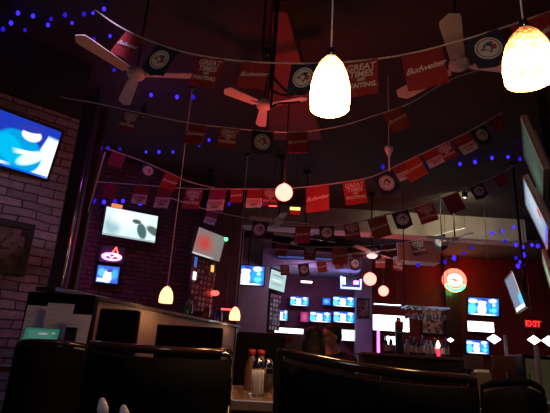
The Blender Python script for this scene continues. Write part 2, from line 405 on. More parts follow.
scr_white = screen_mat('screen_white', (.6,.75,.78), [
    ('e',.15,.45,.15,.45,0,.4,(.28,.46,.5)), ('e',.4,.75,.35,.3,0,.5,(.75,.85,.85)),
    ('e',.72,.35,.09,.28,8,.15,(.06,.12,.12)), ('e',.6,.66,.09,.08,-25,.2,(.06,.1,.1)), ('e',.95,.42,.11,.2,35,.2,(.08,.12,.1)), ('r',.5,.02,.6,.05,0,.3,(.3,.4,.4))], 1.35)
tv('television on the dark brick wall showing a pale picture with a dark figure', -2.51, 8.2, 2.98, .5, -.02, .97, .56, scr_white, 'wall', back=.22)
scr_small = screen_mat('screen_small', (.03,.1,.5), [('e',.5,.4,.2,.4,0,.2,(.75,.85,1)),('e',.2,.6,.15,.25,0,.3,(.1,.4,.9)),('e',.8,.55,.15,.3,0,.3,(.05,.3,.9)),('r',.2,.15,.15,.1,0,.3,(.8,.9,1)),('e',.55,.75,.15,.12,0,.3,(.05,.05,.3))], 1.8)
tv('small television under the pink neon sign on the brick wall', -2.76, 8.16, 2.085, .3, .15, .385, .315, scr_small, 'wall', bez=.018, back=.12)
scr_red = screen_mat('screen_reddish', (.34,.27,.26), [('e',.35,.5,.3,.25,0,.8,(.8,.08,.07)),('r',.35,.03,.36,.035,0,.3,(1,.95,.9)),('e',.8,.8,.2,.4,0,.9,(.3,.33,.3))], .7)
t = tv('angled television showing a red and grey picture with a green corner light', -1.13, 8.37, 2.75, 1.02, .2, .82, .5, scr_red, 'ceiling', bez=.02)
bm = bmesh.new(); ball(bm, (0,0,0), .035, 10); obj('status_light', bm, 'green_neon', t, True, loc=(.39,-.03,.2))
def game(name, v, s=2.0):
    random.seed(v)
    return screen_mat(name, (.02,.12,.55), [('e',.12,.35,.16,.3,0,.2,(.08,.5,1)), ('e',.15,.8,.15,.12,0,.3,(.7,.9,1)),
        ('e',.45,.35,.14,.36,0,.15,(.95,.95,1)), ('e',.46,.72,.13,.14,0,.2,(.9,.9,1)), ('e',.5,.9,.12,.08,0,.3,(.02,.04,.3)),
        ('e',.8,.48,.18,.4,0,.15,(.02,.25,.85)), ('e',.82,.3,.1,.12,0,.3,(.1,.75,.9)), ('e',.8,.85,.12,.12,0,.3,(.85,.9,1)), ('e',.84,.6,.05,.08,0,.3,(.6,.9,1)),
        ('r',.5,.04,.35,.04,0,.3,(.9,.95,1))], s)
g1 = game('screen_game', 1); 
tv('television on the dark pillar left of the back bar', -.63, 12.75, 2.96, 0, .25, .96, .56, g1, 'ceiling')
scr_grey = screen_mat('screen_grey_list', (.42,.6,.6), [('r',.5,.75,.35,.05,0,.3,(.25,.35,.4)),('r',.45,.5,.3,.04,0,.3,(.7,.85,.8)),('r',.5,.3,.33,.05,0,.3,(.3,.42,.45))], 1.2)
tv('pale narrow angled television beside the back bar screens', .2, 13.57, 2.98, 1.05, .1, .98, .58, scr_grey, 'wall', back=.2)
tv('television mounted on the red wall above the white light box', 6.37, 14.4, 2.72, 0, .2, .97, .56, g1, 'wall', back=.3)
a = P(477.5,347,14.3)
tv('smaller television below the white light box on the red wall', a.x, a.y, a.z, 0, .05, .70, .42, g1, 'wall', back=.3)
scr_side1 = screen_mat('screen_side_a', (.06,.085,.07), [('e',.5,.5,.5,.4,0,.5,(.10,.14,.11)),('r',.96,.5,.06,.6,0,.3,(1,.6,.4)),('e',.3,.3,.2,.2,0,.5,(.12,.2,.15))], .6)  # orange edge strip paints the lamp reflection of the bezel into the picture
scr_side2 = screen_mat('screen_side_b', (.3,.38,.5), [('r',.5,.04,.6,.07,0,.5,(.1,.12,1)),('e',.6,.6,.3,.3,0,.5,(.5,.6,.7)),('e',.75,.4,.08,.1,0,.3,(.7,.1,.1))], 1.1)
scr_side3 = screen_mat('screen_side_c', (.2,.34,.2), [('e',.6,.6,.3,.3,0,.5,(.35,.5,.3)),('r',.5,.08,.6,.08,0,.5,(.1,.2,.1))], 1.1)
scr_side4 = screen_mat('screen_side_d', (.18,.2,.3), [('r',.96,.6,.07,.5,0,.5,(.9,.5,.4)),('r',.5,.05,.6,.07,0,.3,(.95,.9,.95)),('e',.8,.25,.17,.17,0,.4,(.1,.6,1))], 1.3)
tv('nearest television at the upper right, tilted down, seen almost edge on', 2.44, 4.19, 2.83, -2.07, .24, .93, .56, scr_side1, 'ceiling', bez=.015, casing='silver')
tv('bluish television at the right edge just below the topmost one', 2.66, 4.62, 2.44, -2.07, .3, .93, .56, scr_side2, 'ceiling', bez=.015, casing='silver')
tv('greenish television at the right edge, lowest of the right hand screens', 3.38, 5.74, 1.98, -2.09, .15, .93, .6, scr_side3, 'ceiling', bez=.015, casing='silver')
tv('television hanging at a slant to the right of the round neon sign', 3.76, 7.35, 2.07+.0, -1.9, .25, .95, .56, scr_side4, 'ceiling', bez=.02)

# bank of televisions over the back bar
random.seed(3)
bank = [((290,295.5),(309,307),'game','top row, left end of the bank of back bar screens'),
        ((322,297),(331,306),'blue','small blue screen in the top row, middle of the back bar bank'),
        ((332.5,295.5),(355,308),'game','top row, right end of the bank of back bar screens'),
        ((276,309),(288,321.5),'game','middle row, left end of the bank of back bar screens'),
        ((300,311),(309,323),'pink','reddish screen in the middle row of the back bar bank'),
        ((309.5,310.5),(331.5,323.5),'game','screen above the dark haired person, middle row of the back bar bank'),
        ((333,310.5),(355,324),'game','middle row, right end of the bank of back bar screens'),
        ((340,328.5),(355,342),'white','white screen right of the seated man, bottom row of the back bar bank')]
scr_b = {'game': g1, 'blue': screen_mat('screen_blue', (.02,.1,.6), [('e',.5,.5,.3,.3,0,.5,(.1,.4,1))], 1.5),
         'pink': screen_mat('screen_pink', (.35,.03,.15), [('e',.5,.5,.3,.4,0,.5,(.7,.1,.3))], 1.0),
         'white': screen_mat('screen_blank', (.9,1,1), [('r',.5,.2,.4,.05,0,.5,(.6,.8,.9))], 1.6)}
for (a_, b_, kk, lb) in bank:
    c0 = P(a_[0],a_[1],14.2); c1 = P(b_[0],b_[1],14.2)
    tv(lb, (c0.x+c1.x)/2, 14.2, (c0.z+c1.z)/2, 0, .03, abs(c1.x-c0.x), abs(c0.z-c1.z)*.97, scr_b[kk], 'wall', back=.35, bez=.02, group='screens over the back bar')

# lit white boards
def lightbox(label, px0, py0, px1, py1, Y, m='white_glow', name='light_box', cat='light box'):
    dep = 14.598 if px0 > 361 else 14.498; c0 = P(px0,py0,Y); c1 = P(px1,py1,Y); w = abs(c1.x-c0.x)/2; h = abs(c0.z-c1.z)/2
    t = thing(name, label, cat, ((c0.x+c1.x)/2, Y, (c0.z+c1.z)/2))
    obj('housing', B(-w-.02,w+.02,.0,.1,-h-.02,h+.02,bev=.005), 'black_plastic', t)
    obj('diffuser', B(-w,w,-.02,-.001,-h,h,bev=min(.004,h*.4)), m, t)
    if cat == 'light box': obj('bracket', B(-w*.3,w*.3,.1,dep-Y,-h*.5,h*.5), 'black_plastic', t)
    else:
        for sx in (-w*.8,w*.8): obj('hanger', T([(sx,.05,h+.01),(sx,.05,((P(300,266,12.72).z-.003 if Y > 13.2 else CEIL-.003)-(c0.z+c1.z)/2) if Y>12.9 else h+.03)], .006, seg=6), 'darkcord', t)
    return t
lightbox('white light box between two televisions on the red wall', 467.5,321,494,332.5,14.35)
lb = lightbox('long lit white cabinet front on the counter level left of the person', 275,327.5,303,334,14.1)
z_ = lb.location.z; obj('cabinet', B(-.35,.35,.0,.1,-z_+1.052,-.13), 'darkwood', lb)
lightbox('large bright white board above the bar', 373,314.5,409,332,13.4)
lightbox('small bright panel just under the large white board', 385,336,397,345,13.4, 'cool_glow')
lightbox('thin horizontal tube light above the large white board', 374,303.5,401,305.8,13.0, 'cool_glow', 'tube_light', 'light')
lightbox('small horizontal tube light over the back bar screens', 301,280.8,312,283.2,13.6, 'cream_glow', 'tube_light', 'light')
lightbox('blue lit strip over the bank of screens under the dark canopy', 278,257.5,345,259.5,12.59, emit('blue_strip',(.15,.2,.7),.35), 'light_strip', 'light')
# canopy over the back bar
a = P(262,262,12.7); b = P(362,262,12.7)
tag(obj('bar_canopy', B(a.x,b.x,12.72,14.49,P(300,266,12.72).z,P(300,250,12.72).z,bev=.01), 'lilac'), 'pale lilac canopy boxed in above the bank of screens', 'canopy')

# ------------------------------------------------------------------ pillars and board displays on the left
def pillar(label, px0, px1, Y, m, d=.35):
    x0 = P(px0,300,Y).x; x1 = P(px1,300,Y).x
    t = thing('pillar', label, 'pillar', ((x0+x1)/2,Y,0)); w=(x1-x0)/2
    obj('shaft', B(-w,w,0,d,.12,CEIL-.13), m, t)
    obj('plinth', B(-w-.02,w+.02,-.02,d+.02,0,.119), 'darkwood', t)
    obj('capital', B(-w-.02,w+.02,-.02,d+.02,CEIL-.129,CEIL-.002), 'darkwood', t)
    return t
pillar('dark maroon pillar behind the angled red and grey television', 216,238, 10.6, 'purple_wall')
pillar('grey pillar behind the television left of the back bar', 236,268, 13.1, 'grey')
pillar('brown wooden pillar right of the grey pillar', 268,275, 13.9, 'midwood', .25)
pillar('lilac pillar at the right end of the bank of screens', 356,372, 14.0, 'lilac', .3)
pillar('dark brown post of the door frame on the red wall', 446,460, 14.4, 'darkwood', .15)

def photo_board(label, x, y, z, yaw, W, H, nx, nz, seed, parts_m, back=0):
    random.seed(seed)
    t = thing('photo_board', label, 'notice board', (x,y,z))
    if back: obj('bracket', B(-.1,.1,.051,back,-.1,.1), 'darkwood', t); t.rotation_euler = (0,0,yaw)
    obj('board', B(-W/2,W/2,0,.05,-H/2,H/2,bev=.005), 'darkwood', t)
    for i in range(nx):
        for j in range(nz):
            if random.random() < .12: continue
            px = -W/2 + W*(i+.5)/nx; pz = -H/2 + H*(j+.5)/nz; w = W/nx*random.uniform(.25,.36); h = H/nz*random.uniform(.25,.36)
            o = obj('card', B(px-w,px+w,-.006,-.001,pz-h,pz+h), random.choice(parts_m), t)
    return t
M['card_a'] = mat('card_cream', (.6,.5,.42), .5); M['card_b'] = mat('card_grey', (.35,.33,.36), .5); M['card_c'] = mat('card_brown', (.25,.12,.08), .5)
pb = photo_board('tall board of small cards below the angled red and grey television', -1.2, 8.62, 2.06, 1.0, .62, .95, 6, 10, 4, ['card_a','card_b','card_c','card_b'], .128)
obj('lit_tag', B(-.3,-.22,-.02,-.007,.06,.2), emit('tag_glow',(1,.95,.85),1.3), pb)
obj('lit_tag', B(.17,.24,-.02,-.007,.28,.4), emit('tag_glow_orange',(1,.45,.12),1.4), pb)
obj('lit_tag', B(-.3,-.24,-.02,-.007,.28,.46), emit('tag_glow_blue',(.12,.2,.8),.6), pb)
a = P(275,312,13.7)
photo_board('narrow board of small cards below the pale narrow television', a.x, a.y, a.z, .9, .5, 1.0, 4, 8, 9, ['card_a','card_b','card_a'], .12)

# ------------------------------------------------------------------ framed pictures
def framed(label, pos, yaw, W, H, pic, tagm=True, fw=.07):
    t = thing('framed_picture', label, 'picture', pos); t.rotation_euler = (0,0,yaw)
    bm = bmesh.new()
    for (x0,x1,z0,z1) in ((-W/2,W/2,H/2-fw,H/2),(-W/2,W/2,-H/2,-H/2+fw),(-W/2,-W/2+fw,-H/2+fw,H/2-fw),(W/2-fw,W/2,-H/2+fw,H/2-fw)):
        box(bm, x0,x1,-.03,0,z0,z1,bev=.004)
    obj('frame', bm, 'black_plastic', t)
    obj('print', B(-W/2+fw,W/2-fw,-.012,-.002,-H/2+fw,H/2-fw), pic, t)
    if tagm: obj('plaque', B(-.09,.03,-.016,-.0125,-H/2+fw+.05,-H/2+fw+.10), 'ink_white', t)
    return t
def splotch(name, c1, c2, sc):
    m, t = new_mat(name); N = t.nodes; L = t.links
    o = N.new('ShaderNodeOutputMaterial'); b = N.new('ShaderNodeBsdfPrincipled'); L.new(b.outputs[0], o.inputs[0]); b.inputs['Roughness'].default_value = .3
    tc = N.new('ShaderNodeTexCoord'); v = N.new('ShaderNodeTexVoronoi'); v.inputs['Scale'].default_value = sc; L.new(tc.outputs['Object'], v.inputs[0])
    r = N.new('ShaderNodeValToRGB'); r.color_ramp.elements[0].color = (*c1,1); r.color_ramp.elements[1].color = (*c2,1)
    r.color_ramp.elements[0].position = .3; r.color_ramp.elements[1].position = .6
    L.new(v.outputs[1], r.inputs[0]); L.new(r.outputs[0], b.inputs[0]); return m
M['print_dark'] = splotch('print_dark', (.02,.015,.02), (.16,.10,.10), 16)
M['print_team'] = splotch('print_team', (.08,.05,.06), (.5,.4,.38), 12)
def on_pier(px, py):
    """point on the stone wall face hit by the ray"""
    d = ray(px,py); n = Vector((math.sin(yw), -math.cos(yw), 0)); q = Vector((pier_end.x,pier_end.y,0)) - Vector((0,0,CZ))
    return Vector((0,0,CZ)) + d*(q.dot(n)/d.dot(n))
a = on_pier(-3,245); nn = Vector((math.sin(yw),-math.cos(yw),0))
framed('dark framed picture hanging on the stone wall', a + nn*.012, yw, .62, .55, 'print_dark')
a = P(432.5,321,14.57)
framed('framed team picture on the red wall behind the bar bottles', a, 0, .75, .85, 'print_team', False)
a = P(363,308,13.97)
framed('small dark framed print on the lilac pillar', a, 0, .36, .55, 'print_dark', False, .04)

# ------------------------------------------------------------------ pendant lamps
def pendant(label, pos, top=CEIL, r=.073, h=.19, shade='amber_shade', bulb=True, cordm='cord', cr=.003, group=None):
    t = thing('pendant_lamp', label, 'pendant lamp', pos, 0, group)    # pos: top of the shade
    prof = [(r*.18,0),(r*.34,-h*.04),(r*.6,-h*.16),(r*.82,-h*.34),(r*.95,-h*.55),(r,-h*.78),(r*.95,-h)]
    prof2 = [(x-.003,z) for x,z in prof[::-1]]
    obj('lamp_shade', lathe(prof+prof2, 28), shade, t, True)
    obj('cap', lathe([(0,.035),(r*.16,.033),(r*.22,.01),(r*.24,-.004),(0,-.005)], 16), 'chrome', t, True)
    obj('cord', T([(0,0,.03),(0,0,top-pos[2]-.001)], cr, seg=6), cordm, t)
    obj('ceiling_rose', lathe([(0,0),(.05,0),(.045,-.02),(.01,-.035),(0,-.035)], 16), 'black_plastic', t, True, loc=(0,0,top-pos[2]-.002))
    if bulb:
        bm = bmesh.new(); ball(bm, (0,0,-h*.6), r*.42, 12); obj('bulb', bm, 'warm_bulb', t, True)
    return t
p = P(331,57,1.42); pendant('large glowing amber pendant lamp nearer the middle', p, r=.068, h=.2, shade='amber_hot')
lamp('glow', p+Vector((0,0,-.3)), (1,.65,.28), 5, .06)
p2 = P(524,29,1.3); pendant('large speckled amber pendant lamp at the upper right', p2, r=.076, h=.19)
lamp('glow', p2+Vector((0,0,-.3)), (1,.65,.28), 5, .06)
p = P(167.5,286.5,5.5); pendant('small amber pendant lamp over the left booths', p, r=.078, h=.185, shade='amber_small', bulb=False, cr=.006)
lamp('glow', p+Vector((0,0,-.3)), (1,.5,.25), 1.5, .05)
p = P(235.5,307,7.6)
GL = .5; pendant('smallest amber pendant lamp at the right end of the partition', p, r=.085, h=.2, shade='amber_small', bulb=False, cr=.006)
lamp('glow', p+Vector((0,0,-.3)), (1,.5,.25), .5, .05)

# globes
def globe(label, px, py, Y, r, m='red_globe', top=CEIL, power=60, col=(1,.08,.06)):
    p = P(px,py,Y); t = thing('globe_lamp', label, 'globe lamp', p)
    bm = bmesh.new(); ball(bm, (0,0,0), r, 20); obj('globe', bm, m, t, True)
    obj('stem', T([(0,0,r*.95),(0,0,top-p.z-.001)], .008, seg=6), 'darkcord', t)
    obj('collar', lathe([(0,r*1.2),(.03,r*1.2),(.04,r*.98),(0,r*.9)], 12), 'chrome', t, True)
    if power: lamp('glow', p+Vector((0,-r-.15,-.05)), col, power, .1)
    return t
globe('largest red globe lamp, hanging among the pennants', 284,192.5, 5.0, .096, power=22)
globe('red globe lamp over the bar, higher of the two', 370,279, 10.5, .14, 'red_globe_dim', power=8)
globe('red globe lamp over the bar, lower of the two', 383.5,291, 11.5, .12, 'red_globe_dim', power=8)
# small lights
def blob(name, label, cat, px, py, Y, r, m, sc=(1,1,1)):
    p = P(px,py,Y); bm = bmesh.new(); ball(bm, (0,0,0), r, 12, sc)
    t = thing(name, label, cat, p); obj('lens', bm, m, t, True)
    obj('housing', lathe([(0,r*1.5),(r*.6,r*1.5),(r*.7,r*.75),(0,r*.75)], 12), 'black_plastic', t, True)
    obj('stem', T([(0,0,r*1.45),(0,0,CEIL-p.z-.001)], .006, seg=6), 'darkcord', t); return t
blob('spot_lamp', 'small red spot lamp left of the pillar television', 'lamp', 215,293, 8.8, .055, 'red_light', (1.4,1,.9))
# octahedral bright lamps along the right
for px, py, Y, s, lb in ((534,340,8.5,.12,'bright diamond shaped lamp under the exit sign'),(549,341,7.5,.12,'bright diamond shaped lamp cut by the right edge'),(494,339,9.5,.14,'bright diamond shaped lamp right of the smaller wall television'),(450.5,340,10,.07,'small bright lamp between the bar bottles and the smaller wall television')):
    p = P(px,py,Y); t = thing('diamond_lamp', lb, 'lamp', p)
    bm = lathe([(0,-s*.65),(s,0),(0,s*.65)], 4); obj('shade', bm, 'far_lamp', t)
    obj('cord', T([(0,0,s*.6),(0,0,CEIL-p.z-.001)], .005, seg=6), 'darkcord', t)

# ------------------------------------------------------------------ ceiling fans
def make_fan(label, pos, ang, blades, top=CEIL, L_=.6, drop=0, light=False, wd=1):
    t = thing('ceiling_fan', label, 'ceiling fan', pos)
    obj('motor', lathe([(0,.07),(.04,.07),(.075,.04),(.085,0),(.07,-.025),(.035,-.04),(0,-.042)], 24), 'fan', t, True)
    obj('downrod', T([(0,0,.065),(0,0,top-pos[2]-.05)], .013), 'darkcord', t, True)
    obj('canopy', lathe([(0,0),(.07,0),(.06,-.05),(.015,-.08),(0,-.08)], 20), 'black_plastic', t, True, loc=(0,0,top-pos[2]-.002))
    for k in range(blades):
        bm = bmesh.new(); n = 12; up=[]; dn=[]
        for i in range(n+1):
            s = i/n; x = .11 + (L_-.11)*s; w = (.046+.018*s)*wd
            if s > .85: w *= math.sqrt(max(0,1-((s-.85)/.15)**2))*.97+.03
            a_ = [bm.verts.new((x,-w,-w*.2)), bm.verts.new((x,w,w*.2))]; b_ = [bm.verts.new((x,-w,-w*.2+.008)), bm.verts.new((x,w,w*.2+.008))]
            up.append(b_); dn.append(a_)
        for i in range(n):
            bm.faces.new((up[i][0],up[i+1][0],up[i+1][1],up[i][1])); bm.faces.new((dn[i][0],dn[i][1],dn[i+1][1],dn[i+1][0]))
            bm.faces.new((dn[i][0],dn[i+1][0],up[i+1][0],up[i][0])); bm.faces.new((dn[i][1],up[i][1],up[i+1][1],dn[i+1][1]))
        bm.faces.new((dn[0][0],up[0][0],up[0][1],dn[0][1])); bm.faces.new((dn[n][0],dn[n][1],up[n][1],up[n][0]))
        bl = obj('blade', bm, 'fan', t, False, rot=(0,0,math.radians(ang)+2*PI*k/blades))
        obj('blade_iron', B(.06,.17,-.02,.02,-.008,-.004), 'fan', bl)
    if light:
        lb = bmesh.new(); lathe([(0,-.13),(.07,-.12),(.11,-.07),(.09,-.055),(0,-.055)], 20, lb); obj('light_bowl', lb, 'bowl_glow', t, True)
    return t
fans = ['white three bladed ceiling fan at the upper left', 'white ceiling fan above the row of pennants at the upper right']
make_fan(fans[0], PZ(136,75,3.3), 236, 3, L_=.64)
make_fan(fans[1], PZ(459,65,3.3), 243, 3, L_=.66, wd=1.25)
make_fan('pale ceiling fan left of the bright middle pendant lamp', PZ(264,106,3.5), 95, 3, L_=.5)
make_fan('distant ceiling fan with bluish white blades under the beige beam', P(305,238,8.2), 20, 4)
make_fan('distant ceiling fan with a glowing pink bowl beneath it', P(372,252,9.2), 45, 4, light=True)
make_fan('distant ceiling fan above the round neon sign', P(455,240,9.0), 10, 4)
make_fan('red lit ceiling fan just below the largest red globe', P(279,221,7.6), 8, 4, L_=.5)
# small canopy with its cord
p = P(389,153,5.0)
t = thing('cord_grip', 'white cup shaped cord grip hanging under the dark ceiling', 'cord grip', p)
obj('cup', lathe([(0,.07),(.05,.07),(.045,.03),(.02,-.03),(.012,-.05),(0,-.05)], 16), 'fan', t, True)
obj('stem', T([(0,0,-.04),(0,0,-.22)], .01), 'fan', t)
obj('wire', T([(0,0,.06),(0,0,CEIL-p.z-.001)], .004, seg=6), 'cord', t)
# pale slanting rod
a = P(105,152,5.6); b = P(88,212,5.9)
tag(obj('hanging_rod', T([a,b],.011), 'cord', smooth=True), 'pale slanting rod hanging left of the pale screened television', 'rod')
# black cables under the ceiling near the middle fan
for k, pts in enumerate(([(262,52),(268,70),(279,84),(292,96)], [(270,90),(283,95),(294,94),(304,88)], [(271,108),(277,104),(288,103),(300,102)])):
    c3 = catmull([P(x,y,3.4+.1*k) for x,y in pts], 5)
    c3 = [Vector((c3[0].x,c3[0].y,4.075 if k < 2 else CEIL-.003))] + c3
    tag(obj('black_cable', T(c3, .011, seg=6), 'darkcord', smooth=True), ['black cable slanting down left of the middle pendant lamp','black cable looping beside the middle ceiling fan','lowest black cable drooping behind the middle pendant lamp'][k], 'cable')

# ------------------------------------------------------------------ pennants
def cloth(design):
    """flag hanging from its top edge, width 1, in the local XZ plane, facing -Y"""
    H = {'jays': 1.08, 'silver': 1.15}.get(design, 1.08); bm = bmesh.new(); nx = nz = 6; g = []
    for j in range(nz+1):
        row = []
        for i in range(nx+1):
            x = i/nx-.5; z = -H*j/nz
            if design == 'jays': z -= (.5-abs(x))*.28*(j/nz) - .08*(j/nz)
            row.append(bm.verts.new((x*(1-.03*j/nz), .03*math.sin(x*7+j*.5)*(j/nz), z)))
        g.append(row)
    for j in range(nz):
        for i in range(nx):
            f = bm.faces.new((g[j][i],g[j+1][i],g[j+1][i+1],g[j][i+1]))
            f.material_index = 1 if (design == 'silver' and j >= 3) else 0
    r = bmesh.ops.extrude_face_region(bm, geom=bm.faces[:])
    for v in [v for v in r['geom'] if isinstance(v, bmesh.types.BMVert)]: v.co.y += .012
    bmesh.ops.recalc_face_normals(bm, faces=bm.faces[:])
    return bm
def poly(bm, pts, y, mi=0):
    vs = [bm.verts.new((x, y, z)) for x, z in pts]; f = bm.faces.new(vs); f.material_index = mi
def emblem():
    bm = bmesh.new(); c = -.52
    def disc(r, y, mi, n=28): poly(bm, [(r*math.cos(2*PI*k/n), c+r*math.sin(2*PI*k/n)) for k in range(n)], y, mi)
    disc(.36,-.034,0); disc(.31,-.037,1); disc(.285,-.040,0)
    q = lambda l: [(x*.26, c+z*.26) for x,z in l]
    # bird head, blue, in profile looking left, with white cheek and a red leaf
    poly(bm, q([(-.95,-.05),(-.5,.2),(-.35,.5),(.1,.72),(.75,.62),(.45,.35),(.8,.2),(.5,-.05),(.7,-.35),(.3,-.3),(.1,-.75),(-.1,-.35),(-.3,-.15)]), -.043, 1)
    poly(bm, q([(-.45,.05),(-.2,.3),(.2,.2),(.25,-.05),(.05,-.45),(-.1,-.2)]), -.046, 0)
    poly(bm, q([(.35,.1),(.5,.35),(.62,.12),(.88,.2),(.8,-.1),(.92,-.25),(.65,-.28),(.6,-.5),(.5,-.3),(.28,-.3),(.4,-.1)]), -.046, 2)
    poly(bm, q([(-.2,.38),(-.08,.46),(.02,.38),(-.08,.3)]), -.049, 0)
    for f in bm.faces: f.normal_update()
    for f in bm.faces:
        if f.normal.y > 0: f.normal_flip()
    return bm
protos = {}
def proto(design):
    if design in protos: return protos[design]
    m = {'great':'flag_red','script':'flag_red','jays':'flag_navy','silver':['flag_red','flag_silver'],'plain':'flag_wine','orange':'flag_orange'}[design]
    f = obj('flag', cloth(design), m, smooth=False)
    subs = []
    if design == 'great':
        for s, z, sz in (('GREAT',-.22,.27),('TIMES',-.44,.27),('ARE',-.60,.12),('WAITING.',-.78,.2)):
            o = text_mesh(s, sz, 'ink_white', parent=f, shear=.15, bold=.006, ext=.004); o.location = (0,-.034,z); subs.append(o)
    elif design in ('script','orange'):
        o = text_mesh('Budweiser', .25, 'ink_white', parent=f, shear=.5, bold=.002, ext=.004, spacing=.9); o.location = (0,-.034,-.52); o.rotation_euler = (0,-.1,0)
    elif design == 'jays':
        obj('emblem', emblem(), ['ink_white','ink_blue','ink_red'], f)
    elif design == 'silver':
        o = text_mesh('COORS', .25, 'ink_red', parent=f, bold=.006, ext=.004); o.location = (0,-.034,-.78)
        o = text_mesh('LIGHT', .15, 'ink_blue', parent=f, bold=.004, ext=.004); o.location = (0,-.034,-.97)
    protos[design] = f; return f
USED = set()
def bunting(label, nodes, flags, anchors=True, cr=.006):
    """nodes: (px,py,Y) along the cord; flags: (px, design, width in px)"""
    pts = catmull([P(*n) for n in nodes], 8)
    origin = pts[len(pts)//2].copy()
    t = thing('pennant_bunting', label, 'bunting', origin, 0, None)
    bm = T([p-origin for p in pts], cr, seg=6)
    if anchors:
        for e in (pts[0], pts[-1]): tube(bm, [e-origin, Vector((e.x,e.y,CEIL-.002))-origin], cr*.4, seg=5, mi=1)
    obj('cord', bm, ['cord','darkcord'], t)
    # pixel column -> cord point
    pix = []
    for p in pts:
        v = p-Vector((0,0,CZ)); d = v.dot(Fv); pix.append(275+F*v.dot(camX)/d)
    for (fx, design, wpx) in flags:
        i = min(range(len(pts)-1), key=lambda k: abs((pix[k]+pix[k+1])/2-fx))
        s = (fx-pix[i])/max(1e-6,(pix[i+1]-pix[i])); p = pts[i].lerp(pts[i+1], max(-.5,min(1.5,s)))
        d = (pts[i+1]-pts[i]).normalized()
        dep = (p-Vector((0,0,CZ))).dot(Fv); size = wpx/F*dep
        pr = proto(design)
        if design in USED: f = copy_tree(pr, t)
        else: USED.add(design); f = pr; f.parent = t
        yaw = math.atan2(d.y,d.x)+random.uniform(-.12,.12); pitch = -math.asin(max(-1,min(1,d.z)))
        f.rotation_euler = (random.uniform(-.08,.03), pitch, yaw); f.scale = (size,size,size*random.uniform(.97,1.06))
        f.location = p-origin-Vector((0,0,.002)) - d*(d.z*size*.5)
random.seed(11)
bunting('nearest pennant bunting, sagging across the top of the room behind both big lamps',
    [(95,10,3.5),(120,27,3.45),(150,41,3.4),(190,53.5,3.3),(240,61,3.2),(300,63.5,3.1),(345,62,3.0),(400,55.5,2.9),(450,43.5,2.8),(500,28.5,2.75),(560,8,2.7)],
    [(131,'script',24),(163,'jays',29),(209,'great',30),(255,'script',29),(304,'jays',30),(361,'great',34),(424,'script',40),(486,'jays',36),(536,'script',40)], cr=.0065)
bunting('second pennant bunting, running just under the upper left ceiling fan and behind the middle lamp',
    [(60,97,4.9),(100,104,4.8),(140,113,4.7),(190,123,4.6),(230,128,4.5),(265,131,4.5),(300,132,4.5),(340,126,4.5),(370,117,4.5),(410,103,4.5),(450,80,4.5),(492,66,4.5)],
    [(131,'great',19),(197,'script',20),(229,'great',20),(263,'jays',22),(298,'script',21),(396,'orange',21)], cr=.006)
bunting('short pennant bunting in the dark upper left with a round emblem flag',
    [(105,148,5.6),(139,160,5.7),(165,171,5.8),(190,182,5.9),(215,188,6.0)],
    [(118,'plain',14),(149,'jays',14),(171,'script',15)], cr=.006)
bunting('third pennant bunting, with silver bottomed flags on the left, rising steeply to the right',
    [(60,178,6.6),(100,182,6.4),(140,185,6.2),(180,188,6.0),(215,189,5.8),(250,189,5.7),(280,189,5.6),(305,187,5.6),(335,183.5,5.5),(371,177,5.4),(400,164,5.4),(430,150,5.3),(470,131,5.2),(503,112,5.2)],
    [(112,'plain',15),(142,'silver',17),(165,'silver',18),(194,'great',20),(218,'silver',19),(237,'script',13),(255,'silver',17),(271,'great',16),(318,'script',24),(355,'great',22),(385,'jays',21),(401,'silver',14),(413,'orange',20),(432,'silver',16),(445,'great',17),(464,'silver',17),(480,'jays',17),(496,'plain',14)], cr=.007)
bunting('fourth pennant bunting, crossing in front of the long beige beam',
    [(170,198,8.0),(205,209,7.9),(240,217,7.8),(290,225,7.7),(345,224,7.5),(385,215,7.4),(425,204,7.3),(450,195,7.2),(489,179,7.1),(514,166,7.0)],
    [(212,'silver',12),(260,'jays',16),(303,'script',16),(327,'jays',15),(352,'great',15),(379,'orange',19),(402,'jays',17),(426,'great',18),(453,'plain',17),(478,'jays',14),(500,'plain',12)], cr=.008)
bunting('fifth pennant bunting, drooping below the beige beam past the pink lit fan',
    [(262,240,9.6),(300,246,9.6),(330,247,9.6),(365,246,9.5),(400,243,9.5),(430,237,9.4),(465,228,9.4)],
    [(282,'script',12),(310,'great',12),(340,'orange',16),(357,'plain',11),(374,'jays',13),(391,'script',12),(418,'great',14),(440,'jays',14)], cr=.009)
bunting('lowest pennant bunting, nearest the bank of back bar screens',
    [(262,266,11.4),(300,264,11.4),(340,259,11.4),(380,257,11.4),(410,262,11.4)],
    [(285,'great',9),(304,'jays',11),(322,'script',10),(339,'plain',9),(355,'jays',11),(380,'script',10),(398,'great',10)], cr=.009)

